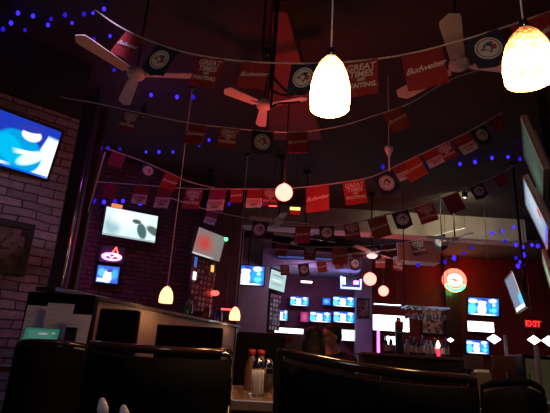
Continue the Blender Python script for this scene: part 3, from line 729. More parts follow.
# ------------------------------------------------------------------ blue fairy lights
def fairy(label, pts, r, dim=()):
    """pts are world points; the wire droops between bulbs"""
    o0 = pts[0].copy(); t = thing('fairy_lights', label, 'fairy lights', o0)
    w = []
    for a_, b_ in zip(pts, pts[1:]):
        w += [a_-o0, (a_.lerp(b_,.5)-o0)-Vector((0,0,.02))]
    w.append(pts[-1]-o0)
    obj('wire', T([p+Vector((0,0,r)) for p in w], .003, seg=5), 'darkcord', t)
    first = {}
    for i, p in enumerate(pts):
        mm = 'blue_led_dim' if i in dim else 'blue_led'
        if mm not in first:
            bm = bmesh.new(); ball(bm, (0,0,0), r, 10, (1,1,1.3)); b = obj('bulb', bm, mm, t, True); first[mm] = b
        else: b = first[mm].copy(); C.objects.link(b)
        b.parent = t; b.location = p-o0
        s = random.uniform(.75,1.15); b.scale = (s,s,s)
z1 = 4.14
fairy('blue fairy lights scattered on the ceiling above the large television', [PZ(x,y,z1) for x,y in [(3,29),(11,23),(18,13),(25,30),(33,16),(48,25),(51,19),(65,15),(72,23),(84,14),(93,13),(104,9),(94,39),(110,36),(114,70)]], .019, (0,3,6,7,9,12,14))
fairy('blue fairy lights in a row on the ceiling behind the upper left fan', [PZ(x,y,z1) for x,y in [(151,95),(177,97),(193,97),(209,140),(199,146),(173,152),(159,152),(146,152),(120,149),(108,148)]], .024, (2,4,8,9))
fairy('blue fairy lights above the pale screened television', [P(x,y,8.0) for x,y in [(94,201),(104,202),(115,202),(123,201),(140,203)]], .035, (0,2))
fairy('pair of blue fairy lights between the silver bottomed flags', [P(x,y,6.6) for x,y in [(208,205),(229,204),(262,204)]], .022, (1,2))
fairy('blue fairy lights in a short row left of the upper right televisions', [PZ(x,y,z1) for x,y in [(383,167),(430,166),(460,164),(475,162),(492,158),(508,157),(520,159),(526,146)]], .028, (0,1,6))
fairy('dense tangle of blue fairy lights above the slanting television on the right', [P(x,y,9.8) for x,y in [(418,265),(445,262),(454,258),(464,253),(472,248),(492,233),(503,231),(514,227),(505,241),(516,245),(523,247),(532,245),(538,246),(524,255),(516,258),(520,262),(523,265),(518,266)]], .036, (0,1,3,4,8,14))

# ------------------------------------------------------------------ neon signs
def arc(cx, cz, r, a0, a1, n=20, sz=1): return [(cx+r*math.cos(math.radians(a0+(a1-a0)*k/n)), 0, cz+r*sz*math.sin(math.radians(a0+(a1-a0)*k/n))) for k in range(n+1)]
p = P(455,280,14.3); t = thing('neon_sign', 'round neon sign on the red wall, red above and green below', 'neon sign', p)
obj('backing', lathe([(0,0),(.36,0),(.36,.05),(0,.05)], 28), emit('sign_glow_plate',(1,.16,.1),2.5), t, rot=(-PI/2,0,0)).location = (0,.05,0)  # backing made to glow, standing in for the overexposed glow of the tubes
obj('red_tube', T(arc(0,0,.31,-25,205), .04), 'red_neon', t, True)
obj('green_tube', T(arc(0,0,.31,208,332), .045), 'green_neon', t, True)
bm = bmesh.new(); tube(bm, arc(0,.0,.2,0,350,24,.8), .03); tube(bm, [(-.13,0,.05),(0,0,.07),(.13,0,.05)], .03); tube(bm, [(-.13,0,-.05),(0,0,-.07),(.13,0,-.05)], .03)
obj('cream_tube', bm, 'cream_glow', t, True)
obj('bracket', B(-.05,.05,.05,.28,-.05,.05), 'black_plastic', t)
lamp('glow', p+Vector((0,-.4,.15)), (1,.05,.03), 14, .2); lamp('glow', p+Vector((0,-.35,-.3)), (.1,1,.2), 3, .1)
p = P(112,255,8.0); t = thing('neon_sign', 'pink neon sign with a red peak above the small television', 'neon sign', p, .3)
bm = bmesh.new(); tube(bm, arc(0,-.03,.15,0,360,24,.35), .014); tube(bm, [(-.12,0,-.04),(-.06,0,.0),(0,0,-.05),(.06,0,.0),(.12,0,-.04)], .014)
obj('pink_tube', bm, 'pink_neon', t, True)
obj('red_tube', T([(-.0,0,.035),(.05,0,.14),(.09,0,.035)], .012), 'red_neon', t, True)
obj('backing', B(-.2,.2,.03,.05,-.12,.16), 'black_plastic', t)
obj('bracket', B(-.03,.03,.05,.2,-.03,.03), 'black_plastic', t)
lamp('glow', p+Vector((.03,-.3,0)), (.9,.12,1), 3.0, .1)
p = P(351,283,13.2); t = thing('neon_sign', 'blue and white neon sign over the back bar screens', 'neon sign', p)
obj('blue_tube', T([(-.27,0,.17),(-.27,0,-.14),(.27,0,-.14),(.27,0,.12)], .03), 'blue_neon', t, True)
obj('white_tube', T([(-.2,0,.14),(-.19,0,-.04)], .04), 'cool_glow', t, True); obj('pink_tube', T([(.08,0,.02),(.2,0,.02)], .05), 'pink_neon', t, True)
obj('backing', B(-.3,.3,.04,.07,-.18,.2), 'black_plastic', t); obj('stem', T([(0,.05,.19),(0,.05,P(300,266,12.72).z-p.z-.002)], .01), 'black_plastic', t)
lamp('glow', p+Vector((0,-.3,-.1)), (.2,.25,1), 8, .2)
# tiny blue and red sign on the pillar
p = P(225,312,8.9); t = thing('neon_sign', 'tiny blue and red neon sign beside the smallest pendant lamp', 'neon sign', p)
obj('blue_tube', T([(-.1,0,.02),(-.1,0,-.1)], .02), 'blue_neon', t, True); obj('red_tube', T([(-.07,0,.05),(.1,0,.05)], .014), 'red_light', t, True)
obj('backing', B(-.14,.14,.03,.05,-.14,.1), 'black_plastic', t); obj('stem', T([(0,.04,.1),(0,.04,CEIL-p.z-.001)], .008), 'black_plastic', t)
# purple tube column
p0 = P(378.5,362,12.6); p1 = P(378.5,331,12.6)
t = thing('tube_light', 'upright violet tube light left of the bar tap tower', 'light', p0)
obj('tube', T([(0,0,.02),(0,0,p1.z-p0.z)], .035, seg=12), 'violet_neon', t, True)
obj('base', B(-.09,.09,-.09,.09,-p0.z,.015), 'black_plastic', t)
# exit sign
p = P(533,324,13.6); t = thing('exit_sign', 'red lit EXIT sign at the far right', 'exit sign', p)
obj('housing', B(-.2,.2,0,.08,-.12,.12,bev=.01), 'black_plastic', t); obj('face', B(-.185,.185,-.006,-.001,-.105,.105), 'exit_box', t)
o = text_mesh('EXIT', .21, 'exit_red', parent=t, bold=.008, ext=.004); o.location = (0,-.012,0)
obj('bracket', T([(0,.04,.11),(0,.04,CEIL-p.z-.001)], .01), 'black_plastic', t)
p = P(295,211,6.2); t = thing('sign_box', 'small red hanging sign box with a glowing yellow top beside the largest red globe', 'sign', p)
obj('housing', B(-.078,.078,0,.05,-.06,.06,bev=.004), M['red_beam'], t)
obj('lit_panel', B(-.068,.068,-.005,-.001,.012,.052), 'yellow_glow', t); obj('lower_panel', B(-.068,.068,-.005,-.001,-.05,.0), 'exit_box', t)
obj('hanger', T([(0,.025,.06),(0,.025,CEIL-p.z-.001)], .004, seg=6), 'darkcord', t)
p = P(273,202,6.9); t = thing('sign_box', 'small hanging frame sign left of the largest red globe', 'sign', p)
bm = bmesh.new()
for x0,x1,z0,z1_ in ((-.06,.06,.05,.065),(-.06,.06,-.065,-.05),(-.06,-.045,-.05,.05),(.045,.06,-.05,.05)): box(bm,x0,x1,0,.02,z0,z1_)
obj('frame', bm, 'red_light', t); obj('panel', B(-.044,.044,.005,.015,-.049,.049), 'exit_box', t); obj('hanger', T([(0,.01,.06),(0,.01,CEIL-p.z-.001)], .004, seg=6), 'darkcord', t)
# orange reflection at the pale television, made as a glowing strip
p = P(117,206,7.9); tag(obj('amber_reflection', B(-.09,.09,-.02,.02,-.03,.03,bev=.008), emit('amber_strip',(1,.22,.08),1.2), loc=p, rot=(0,0,.48)), 'small amber reflection made as a glowing strip at the top corner of the pale screened television', 'light')

# ------------------------------------------------------------------ bar
bx0 = P(364,352,9).x; bx1 = P(472,352,9).x
t = thing('bar_counter', 'dark wooden bar counter in the distance with bottles on it', 'bar counter', ((bx0+bx1)/2,9.2,0)); w=(bx1-bx0)/2
obj('counter_top', B(-w-.05,w+.05,-.3,.35,1.05,1.1,bev=.01), 'midwood', t); obj('front_panel', B(-w,w,-.15,-.08,.1,1.049), 'darkwood', t)
obj('foot_rail', T([(-w,-.25,.2),(w,-.25,.2)], .02), 'chrome', t, True)
for sx in (-w, w-.07): obj('end_panel', B(sx,sx+.07,-.079,.3,0,1.049), 'darkwood', t)
# tap tower
p = P(399,352,9.1); t = thing('beer_tap_tower', 'tall black beer tap tower on the bar', 'beer tap', (p.x,9.1,1.101))
obj('column', B(-.06,.06,-.05,.05,0,.58,bev=.01), 'black_plastic', t); obj('top_cap', lathe([(0,.66),(.03,.65),(.05,.59),(0,.581)],16), 'chrome', t, True)
for k in (-1,0,1):
    obj('tap_handle', lathe([(0,.0),(.012,0),(.02,.1),(.014,.16),(0,.165)],10), 'redcap', t, True, loc=(k*.045,-.1,.42)); obj('spout', T([(k*.045,-.05,.4),(k*.045,-.12,.4),(k*.045,-.12,.34)], .008), 'chrome', t, True)
def bottle_proto(kind):
    t = thing('liquor_bottle', 'x', 'bottle', (0,0,0)); h,r,m_,cm = kind
    obj('glass', lathe([(0,0),(r,0),(r,h*.58),(r*.85,h*.68),(r*.35,h*.78),(r*.32,h*.97),(0,h*.97)],14), m_, t, True)
    obj('label', lathe([(r*1.02,h*.15),(r*1.02,h*.5),(r*1.0,h*.5),(r*1.0,h*.15)],14), 'card_a', t)
    obj('cap', lathe([(0,h*.971),(r*.36,h*.971),(r*.36,h*1.02),(0,h*1.02)],10), cm, t, True); return t
kinds = [(.3,.04,'brown_glass','redcap'),(.32,.036,'green_glass','chrome'),(.28,.045,'clear_glass_solid','chrome'),(.34,.038,'bottle_blue','chrome')]
nm = ['brown','green','clear','blue']
PR = [bottle_proto(k) for k in kinds]; first = [True]*4; random.seed(5)
i = 0
for px in (386,391,407,411,415,419,423,427,431,435,443,447):
    Y = 9.05+.12*(i%3); p = P(px,350,Y); k = (i*3+i//4)%4
    o = PR[k] if first[k] else copy_tree(PR[k]); first[k] = False
    o.location = (p.x,Y,1.101); o['label'] = nm[k]+' liquor bottle among those standing on the distant bar'; o['group'] = nm[k]+' bottles on the bar'; i += 1
p = P(438,352,9.0); t = thing('candle_lamp', 'bright little candle lamp with a red base on the bar', 'candle', (p.x,8.98,1.101))
obj('red_base', lathe([(0,0),(.03,0),(.035,.1),(.02,.13),(0,.13)],12), emit('candle_red',(1,.05,.12),1.5), t, True); obj('flame', lathe([(0,.13),(.03,.16),(.035,.2),(.01,.27),(0,.28)],12), 'cream_glow', t, True)
# glass racks of stemware above the bar: shelf on the back wall
p = P(415,330,12.0)
ra = P(404,306,9.1); rb = P(446,308,9.1); rz_ = P(424,309,9.1).z
t = thing('glass_rack', 'dark hanging rack above the distant bar holding stemmed glasses', 'glass rack', ((ra.x+rb.x)/2,9.1,rz_)); w = (rb.x-ra.x)/2
bm = bmesh.new(); box(bm,-w,w,-.2,-.17,0,.03); box(bm,-w,w,.17,.2,0,.03); box(bm,-w,-w+.03,-.17,.17,0,.03); box(bm,w-.03,w,-.17,.17,0,.03)
for k in range(1,6): box(bm,-w+2*w*k/6-.008,-w+2*w*k/6+.008,-.17,.17,0,.02)
obj('frame', bm, 'chrome', t)
for sx in (-w+.02,w-.02): obj('hanger', T([(sx,0,.03),(sx,0,CEIL-rz_-.002)], .01, seg=8), 'darkcord', t)
gp = None
for k in range(6):
    for j in (-1,1):
        x_ = (ra.x+rb.x)/2 - w + 2*w*(k+.5)/6; l_ = (9.1+j*.09)
        if gp is None:
            g_ = thing('wine_glass', 'upside down stemmed glass hanging in the rack above the distant bar', 'glass', (x_,l_,rz_-.002), 0, 'glasses hanging above the bar'); gp = g_
            obj('glass_bowl', lathe([(.028,-.19),(.036,-.15),(.03,-.11),(.006,-.085),(.004,-.085),(.027,-.115),(.033,-.15),(.026,-.19)],14), 'clear_glass_solid', g_, True)
            obj('stem', lathe([(0,-.084),(.004,-.083),(.003,-.02),(.03,-.004),(.03,0),(0,0)],12), 'clear_glass_solid', g_, True)
        else:
            g_ = copy_tree(gp); g_.location = (x_,l_,rz_-.002)
# bottles on the back bar shelf
sh0 = P(366,352,13.9); sh1 = P(405,352,13.9)
t = thing('back_counter', 'dark back bar counter under the bank of screens', 'counter', (1.2,14.1,0)); obj('top', B(-.75,1.05,-.25,.3,1.0,1.05,bev=.008), 'midwood', t); obj('cabinet', B(-.7,1.0,-.2,.3,0,.999), 'darkwood', t)
# red lit ledge left of people
a = P(262,336,12.2); b = P(292,339,12.2)
t = thing('serving_counter', 'reddish lit counter left of the two seated people', 'counter', ((a.x+b.x)/2,12.2,0)); w=(b.x-a.x)/2
obj('counter_top', B(-w,w,-.2,.3,a.z-.12,a.z), 'red_wall', t); obj('cabinet', B(-w+.03,w-.03,-.15,.3,0,a.z-.121), 'darkwood', t)

# ------------------------------------------------------------------ chairs and tables in front
def make_chair(label, w=.44, zt=.92, arch=.012, crest=None):
    """open side towards +Y, back at local y=0, curved crest rail"""
    t = thing('restaurant_chair', label, 'chair', (0,0,0))
    n = 12
    if crest is None: crest = lambda s: arch*(1-s*s)
    def pt(s, z, off=0):   # curved back: ends swing forward (+Y)
        return Vector((s*w/2, .09*s*s + off, z))
    bm = bmesh.new(); fr=[]; bk=[]
    for j, z in enumerate((.5, .6, .7, .8, zt-.035)):
        fr.append([bm.verts.new(pt(-1+2*i/n, z + (crest(-1+2*i/n)*(j/4)**2), -.022)) for i in range(n+1)]); bk.append([bm.verts.new(pt(-1+2*i/n, z + (crest(-1+2*i/n)*(j/4)**2), .03)) for i in range(n+1)])
    for j in range(4):
        for i in range(n):
            bm.faces.new((fr[j][i],fr[j][i+1],fr[j+1][i+1],fr[j+1][i])); bm.faces.new((bk[j][i+1],bk[j][i],bk[j+1][i],bk[j+1][i+1]))
        bm.faces.new((fr[j][0],fr[j+1][0],bk[j+1][0],bk[j][0])); bm.faces.new((fr[j][n],bk[j][n],bk[j+1][n],fr[j+1][n]))
    for i in range(n): bm.faces.new((fr[0][i],bk[0][i],bk[0][i+1],fr[0][i+1])); bm.faces.new((fr[4][i],fr[4][i+1],bk[4][i+1],bk[4][i]))
    obj('backrest', bm, 'vinyl', t, True)
    pts = [pt(-1,zt-.15,.005), pt(-1,zt-.05+crest(-1),.005)] + [pt(-1+2*i/n, zt-.0155 + crest(-1+2*i/n), .005) for i in range(n+1)] + [pt(1,zt-.05,.005), pt(1,zt-.15,.005)]
    obj('crest_rail', T(pts, .0115, seg=10), 'rail', t, True)
    obj('seat', B(-w/2+.01,w/2-.01,.03,.46,.42,.5,bev=.025), 'vinyl', t)
    for sx in (-1,1):
        obj('leg', T([(sx*(w/2-.03),.05,.46),(sx*(w/2-.01),-.02,0)], [.018,.014]), 'darkwood', t, True)
        obj('leg', T([(sx*(w/2-.03),.42,.46),(sx*(w/2-.01),.45,0)], [.018,.014]), 'darkwood', t, True)
        obj('side_post', T([pt(sx,.45,.03), pt(sx,zt-.14,.012)], .014), 'darkwood', t, True)
    return t
def put(t, px0, px1, py, Y, rz=0, zt=.92, W0=.44):
    a_ = P(px0,py,Y); b_ = P(px1,py,Y); s = (b_.x-a_.x)/W0
    t.location = ((a_.x+b_.x)/2, Y-.03, 0); t.rotation_euler = (0,0,rz); t.scale = (s,1,1); return t
c = make_chair('black chair with curved crest rail in front of the green lit tablet', zt=.915); put(c, 12,86,342,2.3)
c = make_chair('black chair with curved crest rail left of the salt shaker', zt=.922, crest=lambda q: .006*q*q-.004); put(c, 85,231,346,1.36, .03)
# chrome corner bracket on this chair
obj('corner_bracket', T([(.185,.06,.905),(.215,.075,.90),(.22,.078,.885),(.22,.08,.84)], .008, seg=8), 'chrome', c, True)
c = make_chair('wide black chair with a shiny curved crest rail right of the salt shaker', zt=.896, crest=lambda q: .034*((1-q)/2)**2.5); put(c, 284,490,360,1.12, .08)
c = make_chair('black chair lowest at the right edge of the photo', zt=.86, arch=.03); put(c, 486,545,390,1.75, -.2)
for o in C.objects:
    if o.parent == c and o.name.startswith('crest_rail'): o.data.materials[0] = M['vinyl']

def table(label, x0,x1,y0,y1,z, m='midwood'):
    t = thing('dining_table', label, 'table', ((x0+x1)/2,(y0+y1)/2,0)); w=(x1-x0)/2; d=(y1-y0)/2
    obj('table_top', B(-w,w,-d,d,z-.03,z,bev=.004), m, t); obj('pedestal', T([(0,0,.05),(0,0,z-.031)], .035, seg=14), 'black_plastic', t, True)
    obj('foot', lathe([(0,0),(.24,0),(.22,.02),(.05,.049),(0,.049)],24), 'black_plastic', t, True); return t
TZ = .782
e0 = PZ(224,394,TZ); e1 = PZ(276,403,TZ)
M['table_worn'] = mat('worn_table_top', (.42,.27,.17), .25, scale=6, coat=.3)
table('wooden table carrying the salt and pepper shakers', -.28, .55, 1.47, 2.15, TZ, 'table_worn')
def shaker(label, px, Y, fill, name, s=1.0, top=.6):
    p = P(px,395,Y); t = thing(name, label, 'shaker', (p.x,Y,TZ+.0005)); r = .021*s; h = .085*s
    obj('glass_body', lathe([(0,0),(r*1.05,0),(r*1.08,.006),(r,.02),(r*.95,h*.75),(r*.72,h),(r*.66,h),(r*.88,h*.74),(r*.9,.02),(r*.9,.008),(0,.008)],8), 'glass', t)
    obj('contents', lathe([(0,.009),(r*.87,.009),(r*.86,h*top),(0,h*top)],16), fill, t, True)
    obj('lid', lathe([(r*.8,h*.93),(r*.82,h*.95),(r*.8,h*1.12),(r*.6,h*1.25),(0,h*1.3),],20), 'chrome', t, True); return t
shaker('glass salt shaker with chrome lid filled with white salt', 256.5, 1.62, 'salt', 'salt_shaker', 1.06, .88)
shaker('glass pepper shaker with dark pepper just behind the salt shaker', 266, 1.70, 'pepper', 'pepper_shaker', 1.04, .75)
def sauce(label, px, Y, m_):
    p = P(px,390,Y); t = thing('sauce_bottle', label, 'bottle', (p.x,Y,TZ+.0005)); h=.137
    obj('bottle_body', lathe([(0,0),(.021,0),(.022,.01),(.022,h*.62),(.012,h*.82),(.011,h*.92),(0,h*.92)],16), m_, t, True)
    obj('cap', lathe([(0,h*1.06),(.012,h*1.05),(.014,h*.9),(0,h*.9)],14), 'redcap', t, True)
sauce('brown sauce bottle with a red cap standing left behind the salt shaker', 249.5, 1.86, 'amber_sauce')
sauce('pale sauce bottle with a red cap directly behind the salt shaker', 259, 1.9, 'card_b')
# second table with holder at right
table('dark table on the right carrying the small napkin holder', .85,1.35,2.15,2.75, TZ, 'darkwood')
p = P(481.5,375,2.3); t = thing('napkin_holder', 'small grey brown napkin holder right of the wide chair', 'napkin holder', (p.x,2.3,TZ+.001))
obj('holder', B(-.036,.036,-.03,.03,0,.11,bev=.004), mat('dull_metal',(.1,.085,.075),.5), t); obj('napkins', B(-.028,.028,-.02,.02,.1101,.122), 'paper', t)
# tall table with menus
table('dark table holding the menus and the green lit tablet', -1.6,-1.02,2.62,3.2, TZ, 'darkwood')
def menu(label, px0, px1, ptop, Y, tilt, rz=0, stand=TZ):
    a_ = P(px0,ptop,Y); b_ = P(px1,ptop,Y); w = (b_.x-a_.x)/2; h = a_.z-stand
    t = thing('menu_card', label, 'menu', ((a_.x+b_.x)/2, Y-.04, stand+.001)); t.rotation_euler = (-tilt,0,rz)
    obj('sheet', B(-w,w,0,.004,0,h), 'paper', t)
    random.seed(int(px0)); bm = bmesh.new()
    for i in range(9):
        z = h*(.9-.09*i); box(bm, -w*.8, -w*.8+w*random.uniform(.7,1.5), -.0012, -.0003, z-.004, z)
    obj('print', bm, 'paper_ink', t)
menu('left menu sheet, shortest and partly behind the middle one', 30,50,305.5, 3.1, .06, .1)
menu('middle menu sheet, tallest of the three standing on the dark table', 49,76,303, 3.0, .06, -.05)
menu('right menu sheet, leaning lowest of the three on the dark table', 70,93,314, 2.86, .08, -.12)
a = P(37,333,2.75); t = thing('tablet', 'small tablet with a green glowing screen in front of the menus', 'tablet', (a.x,2.75,TZ+.001)); t.rotation_euler = (-.35,0,.05)
h = (P(37,326,2.75).z-TZ)*1.05; w = .095
obj('case', B(-w-.006,w+.006,.002,.014,0,h,bev=.003), 'black_plastic', t)
o = obj('screen', uvquad(2*w, .075, .0015), 'green_screen', t, loc=(0,0,h-.043))
obj('stand', B(-.03,.03,.0145,.09,0,.01), 'black_plastic', t)
# dark phone shape on the sheet
a = P(65,329.5,2.7); t = thing('small_box', 'little black box resting against the middle menu', 'box', (a.x,2.78,TZ+.001)); obj('body', B(-.03,.03,0,.02,0,P(65,327,2.78).z-TZ,bev=.003), 'black_plastic', t)
# glowing tips low in front: ends of two pale chair spindles
for k,(px,py) in enumerate(((105.5,403),(127,410))):
    p = P(px,py,.8); t = thing('wooden_spindle', ['pale wooden spindle tip at the bottom edge, left one of two','pale wooden spindle tip at the bottom edge, right one of two'][k], 'spindle', (p.x,p.y,0))
    obj('shaft', T([(0,0,0),(0,0,p.z-.02)], .007, seg=8), 'darkwood', t, True); obj('tip', lathe([(0,.0),(.0075,0),(.009,.012),(.004,.026),(0,.028)],12), 'salt', t, True, loc=(0,0,p.z-.0195)).rotation_euler=(0,-.25,0)

# jars on the partition cap and bar stools far away
for k,(px,Y,m_,lb) in enumerate(((186,6.5,'green_glass','green glass jar on the partition cap'),(206,7.0,'brown_glass','brown glass jar on the partition cap'),(219,7.4,'bottle_blue','blue glass jar on the partition cap'))):
    xw = -1.74 + (Y-4.5)*(1.24/3.55) - .02
    t = thing('glass_jar', lb, 'jar', (xw,Y,1.372)); obj('jar_body', lathe([(0,0),(.05,0),(.055,.02),(.055,.12),(.035,.16),(.035,.17),(0,.17)],16), m_, t, True); obj('lid', lathe([(0,.171),(.038,.171),(.038,.19),(0,.19)],16), 'chrome', t, True)
def stool(label, px, Y, h=.75, bh=1.12):
    p = P(px,360,Y); t = thing('bar_stool', label, 'bar stool', (p.x,Y,0))
    obj('seat', lathe([(0,h-.05),(.17,h-.05),(.19,h-.02),(.18,h),(0,h+.01)],20), 'vinyl', t, True)
    for sx in (-1,1):
        for sy in (-1,1): obj('leg', T([(sx*.11,sy*.11,h-.05),(sx*.19,sy*.19,0)], .014), 'midwood', t, True)
    obj('foot_ring', T([(.16*math.cos(a_),.16*math.sin(a_),.28) for a_ in [2*PI*k/16 for k in range(17)]], .009), 'chrome', t, True)
    obj('backrest', B(-.17,.17,-.17,-.14,h+.15,bh,bev=.02), 'midwood', t)
    for sx in (-1,1): obj('back_post', T([(sx*.13,-.15,h-.03),(sx*.13,-.155,bh-.03)], .011), 'midwood', t, True)
    return t
stool('wooden backed bar stool left of the thin white post on the right', 498, 7.2)
stool('wooden backed bar stool right of the thin white post on the right', 514, 8.2, .76, 1.15)
stool('wooden backed bar stool in front of the smaller wall television', 470, 8.6, .76, 1.14)
for px,y0,Y,lb in ((505,335,9.2,'thin pale post right of the lower wall television'),(536,346,6.2,'thin pale post under the exit sign')):
    p = P(px,y0,Y); tag(obj('metal_post', T([(p.x,p.y,0),(p.x,p.y,p.z)], .03), mat('pale_metal',(.4,.42,.5),.4), smooth=True), lb, 'post')
# lit glass cabinet at far right edge
a = P(541,350,6.6); t = thing('display_fridge', 'glass fronted drinks fridge at the right edge', 'fridge', (a.x+.3,7.0,0))
obj('body', B(-.35,.3,.0,.5,0,1.15,bev=.01), 'black_plastic', t); obj('glass_door', B(-.32,.27,-.02,-.001,.15,1.1), screen_mat('fridge_glow',(.05,.04,.02),[('e',.2,.8,.08,.06,0,.5,(.6,.9,.6)),('e',.5,.7,.1,.08,0,.5,(.2,.6,.3)),('e',.75,.85,.08,.05,0,.5,(.9,.9,.8)),('e',.3,.5,.1,.06,0,.5,(.5,.3,.2))],.5), t); obj('handle', T([(-.3,-.05,.4),(-.3,-.05,.9)], .01), 'chrome', t, True)

# ------------------------------------------------------------------ people
def skin_mesh(chains, sub=1):
    """chains of (point, radius): tapering limbs merged later by the voxel remesh"""
    bm = bmesh.new()
    for ch in chains:
        pts = catmull([c[0] for c in ch], 5); n = len(ch)-1; rs = []
        for i in range(len(pts)):
            s = i/5; k = min(int(s), n-1); f = s-k; rs.append(ch[k][1]*(1-f)+ch[k+1][1]*f)
        tube(bm, pts, rs, seg=14)
        ball(bm, pts[0], rs[0]*.98, 12); ball(bm, pts[-1], rs[-1]*.98, 12)
    return bm
def fuse(name, bm, m, parent, voxel=.008, smooth_it=6):
    o = obj(name, bm, m, parent, True)
    r = o.modifiers.new('r','REMESH'); r.mode = 'VOXEL'; r.voxel_size = voxel; r.use_smooth_shade = True
    s = o.modifiers.new('s','SMOOTH'); s.iterations = smooth_it; s.factor = .5
    dg = bpy.context.evaluated_depsgraph_get(); me = bpy.data.meshes.new_from_object(o.evaluated_get(dg))
    o.modifiers.clear(); o.data = me
    me.materials.clear(); me.materials.append(M[m])
    for p_ in me.polygons: p_.use_smooth = True
    return o
def xf(bm, mt):
    bmesh.ops.transform(bm, matrix=mt, verts=bm.verts[:]); return bm
def hand(bm, wrist, direction, palm_n, curl=.5, side=1):
    d = Vector(direction).normalized(); n = Vector(palm_n); n = (n-d*n.dot(d)).normalized(); s = d.cross(n)*side
    ball(bm, wrist+d*.045, .04, 12, (1,1,1)) if False else None
    for k in range(4):
        off = s*(-.03+.02*k); tube(bm, [wrist+off*.5, wrist+off+d*.085], [.016,.0125], seg=10)
        L_ = (.068,.078,.072,.056)[k]; b0 = wrist+off+d*.085; d1 = (d+n*curl*.6).normalized(); d2 = (d+n*curl*1.8).normalized()
        p1 = b0+d1*L_*.45; p2 = p1+d2*L_*.35; p3 = p2+(d2+n*curl).normalized()*L_*.28
        tube(bm, [b0,p1,p2,p3], [.0098,.009,.0082,.0065], seg=10)
        for q_, r_ in ((b0,.0115),(p1,.009),(p2,.0082),(p3,.0066)): ball(bm, q_, r_, 8)
    th = [wrist+d*.02-s*.02, wrist+d*.05-s*.05+n*.01, wrist+d*.08-s*.06+n*.02, wrist+d*.1-s*.058+n*.03]
    tube(bm, th, [.014,.012,.010,.0075], seg=10)
    for q_ in th[1:]: ball(bm, q_, .0095, 8)
def person(label, loc, rz, hair_long, shirt, hoody, head_yaw, head_pitch, lean, arms, scale=1):
    """seated figure facing -Y in its own frame, seat height .46"""
    t = thing('person', label, 'person', loc, rz); t.scale = (scale,)*3
    L = lean; pel = Vector((0,0,.52)); ch = Vector((0,-.10*L,.80)); nk = Vector((0,-.16*L,1.02)); hd = nk+Vector((0,-.05*L-.01,.15))
    body = [[(pel,.13),(pel+Vector((0,-.02*L,.12)),.12),(ch,.13),(nk+Vector((0,.01,-.08)),.10),(nk,.052),(hd-Vector((0,-.01,.04)),.05)]]
    sh = [Vector((sx*.17, ch.y-.01, .955)) for sx in (-1,1)]
    for s_ in sh: body.append([(Vector((s_.x*.2,s_.y,.97)),.07),(s_,.058)])
    top = [[(pel+Vector((0,0,-.02)),.15),(pel+Vector((0,-.02*L,.12)),.142),(ch,.148),(nk+Vector((0,.01,-.08)),.115),(nk-Vector((0,-.005,.03)),.068)]]
    for sx in (-1,1): top.append([(Vector((sx*.06,ch.y,.80)),.12),(Vector((sx*.1,ch.y,.93)),.085)])
    for s_ in sh: top.append([(Vector((s_.x*.2,s_.y,.965)),.085),(s_,.073)])
    bb = []
    for k,(el,wr,pn) in enumerate(arms):
        el = Vector(el); wr = Vector(wr)
        body.append([(sh[k],.05),(sh[k].lerp(el,.5),.045),(el,.038)]); body.append([(el,.038),(el.lerp(wr,.35),.036),(wr,.024)])
        top.append([(sh[k],.07),(sh[k].lerp(el,.5),.06),(el,.053)]); top.append([(el,.053),(el.lerp(wr,.4),.048),(el.lerp(wr,.9),.036)])
        bb.append((wr,(wr-el).normalized(),pn,-1 if k else 1))
    legs = []; 
    for sx in (-1,1):
        hip = Vector((sx*.09,-.02,.50)); kn = Vector((sx*.13,-.44,.51)); an = Vector((sx*.13,-.42,.09)); toe = Vector((sx*.14,-.60,.035))
        body += [[(hip,.085),(hip.lerp(kn,.5),.07),(kn,.055)],[(kn,.055),(kn.lerp(an,.35),.055),(an,.035)],[(an,.036),(an+Vector((0,-.05,-.045)),.036),(toe,.028)]]
        legs += [[(hip,.1),(hip.lerp(kn,.5),.083),(kn,.066)],[(kn,.066),(kn.lerp(an,.35),.066),(an,.05)]]
    bm = skin_mesh(body)
    for wr,d,pn,sd in bb: hand(bm, wr, d, pn, .5, sd)
    R_ = Matrix.Translation(hd) @ Matrix.Rotation(head_yaw,4,'Z') @ Matrix.Rotation(head_pitch,4,'X')
    hb = bmesh.new()
    ball(hb,(0,.012,.045),.1,20,(.76,.92,.88)); ball(hb,(0,-.02,-.02),.08,16,(.78,.9,1.0)); ball(hb,(0,-.048,-.07),.036,12,(1.1,.9,.7))
    tube(hb,[(0,-.092,.028),(0,-.108,-.005),(0,-.118,-.02)],[.008,.011,.014],seg=8); ball(hb,(0,-.112,-.024),.014,8,(1.2,1,.8))
    for sx in (-1,1): ball(hb,(sx*.078,.01,.005),.028,10,(.3,.7,1.1)); ball(hb,(sx*.03,-.088,.045),.02,8,(1.2,.5,.4)); ball(hb,(sx*.04,-.075,-.015),.024,8,(1,.6,.8))
    ball(hb,(0,-.094,-.048),.016,8,(1.5,.5,.35)); ball(hb,(0,-.092,-.058),.015,8,(1.3,.55,.4))
    xf(hb, R_); me = bpy.data.meshes.new('h'); hb.to_mesh(me); hb.free(); bm.from_mesh(me)
    fuse('body', bm, 'skin', t, .006, 3)
    eb = bmesh.new()
    for sx in (-1,1): ball(eb,(sx*.031,-.089,.026),.011,10,(1.3,.6,.7)); tube(eb,[(sx*.015,-.1,.046),(sx*.032,-.099,.052),(sx*.05,-.09,.046)],.004,seg=6)
    obj('eyes', xf(eb,R_), 'eye', t, True)
    hr = bmesh.new()
    ball(hr,(0,.03,.07),.105,20,(.83,.92,.8)); ball(hr,(0,.06,.02),.085,16,(.92,.7,1.0))
    for sx in (-1,1): ball(hr,(sx*.062,.03,.05),.045,10,(.5,1,1))
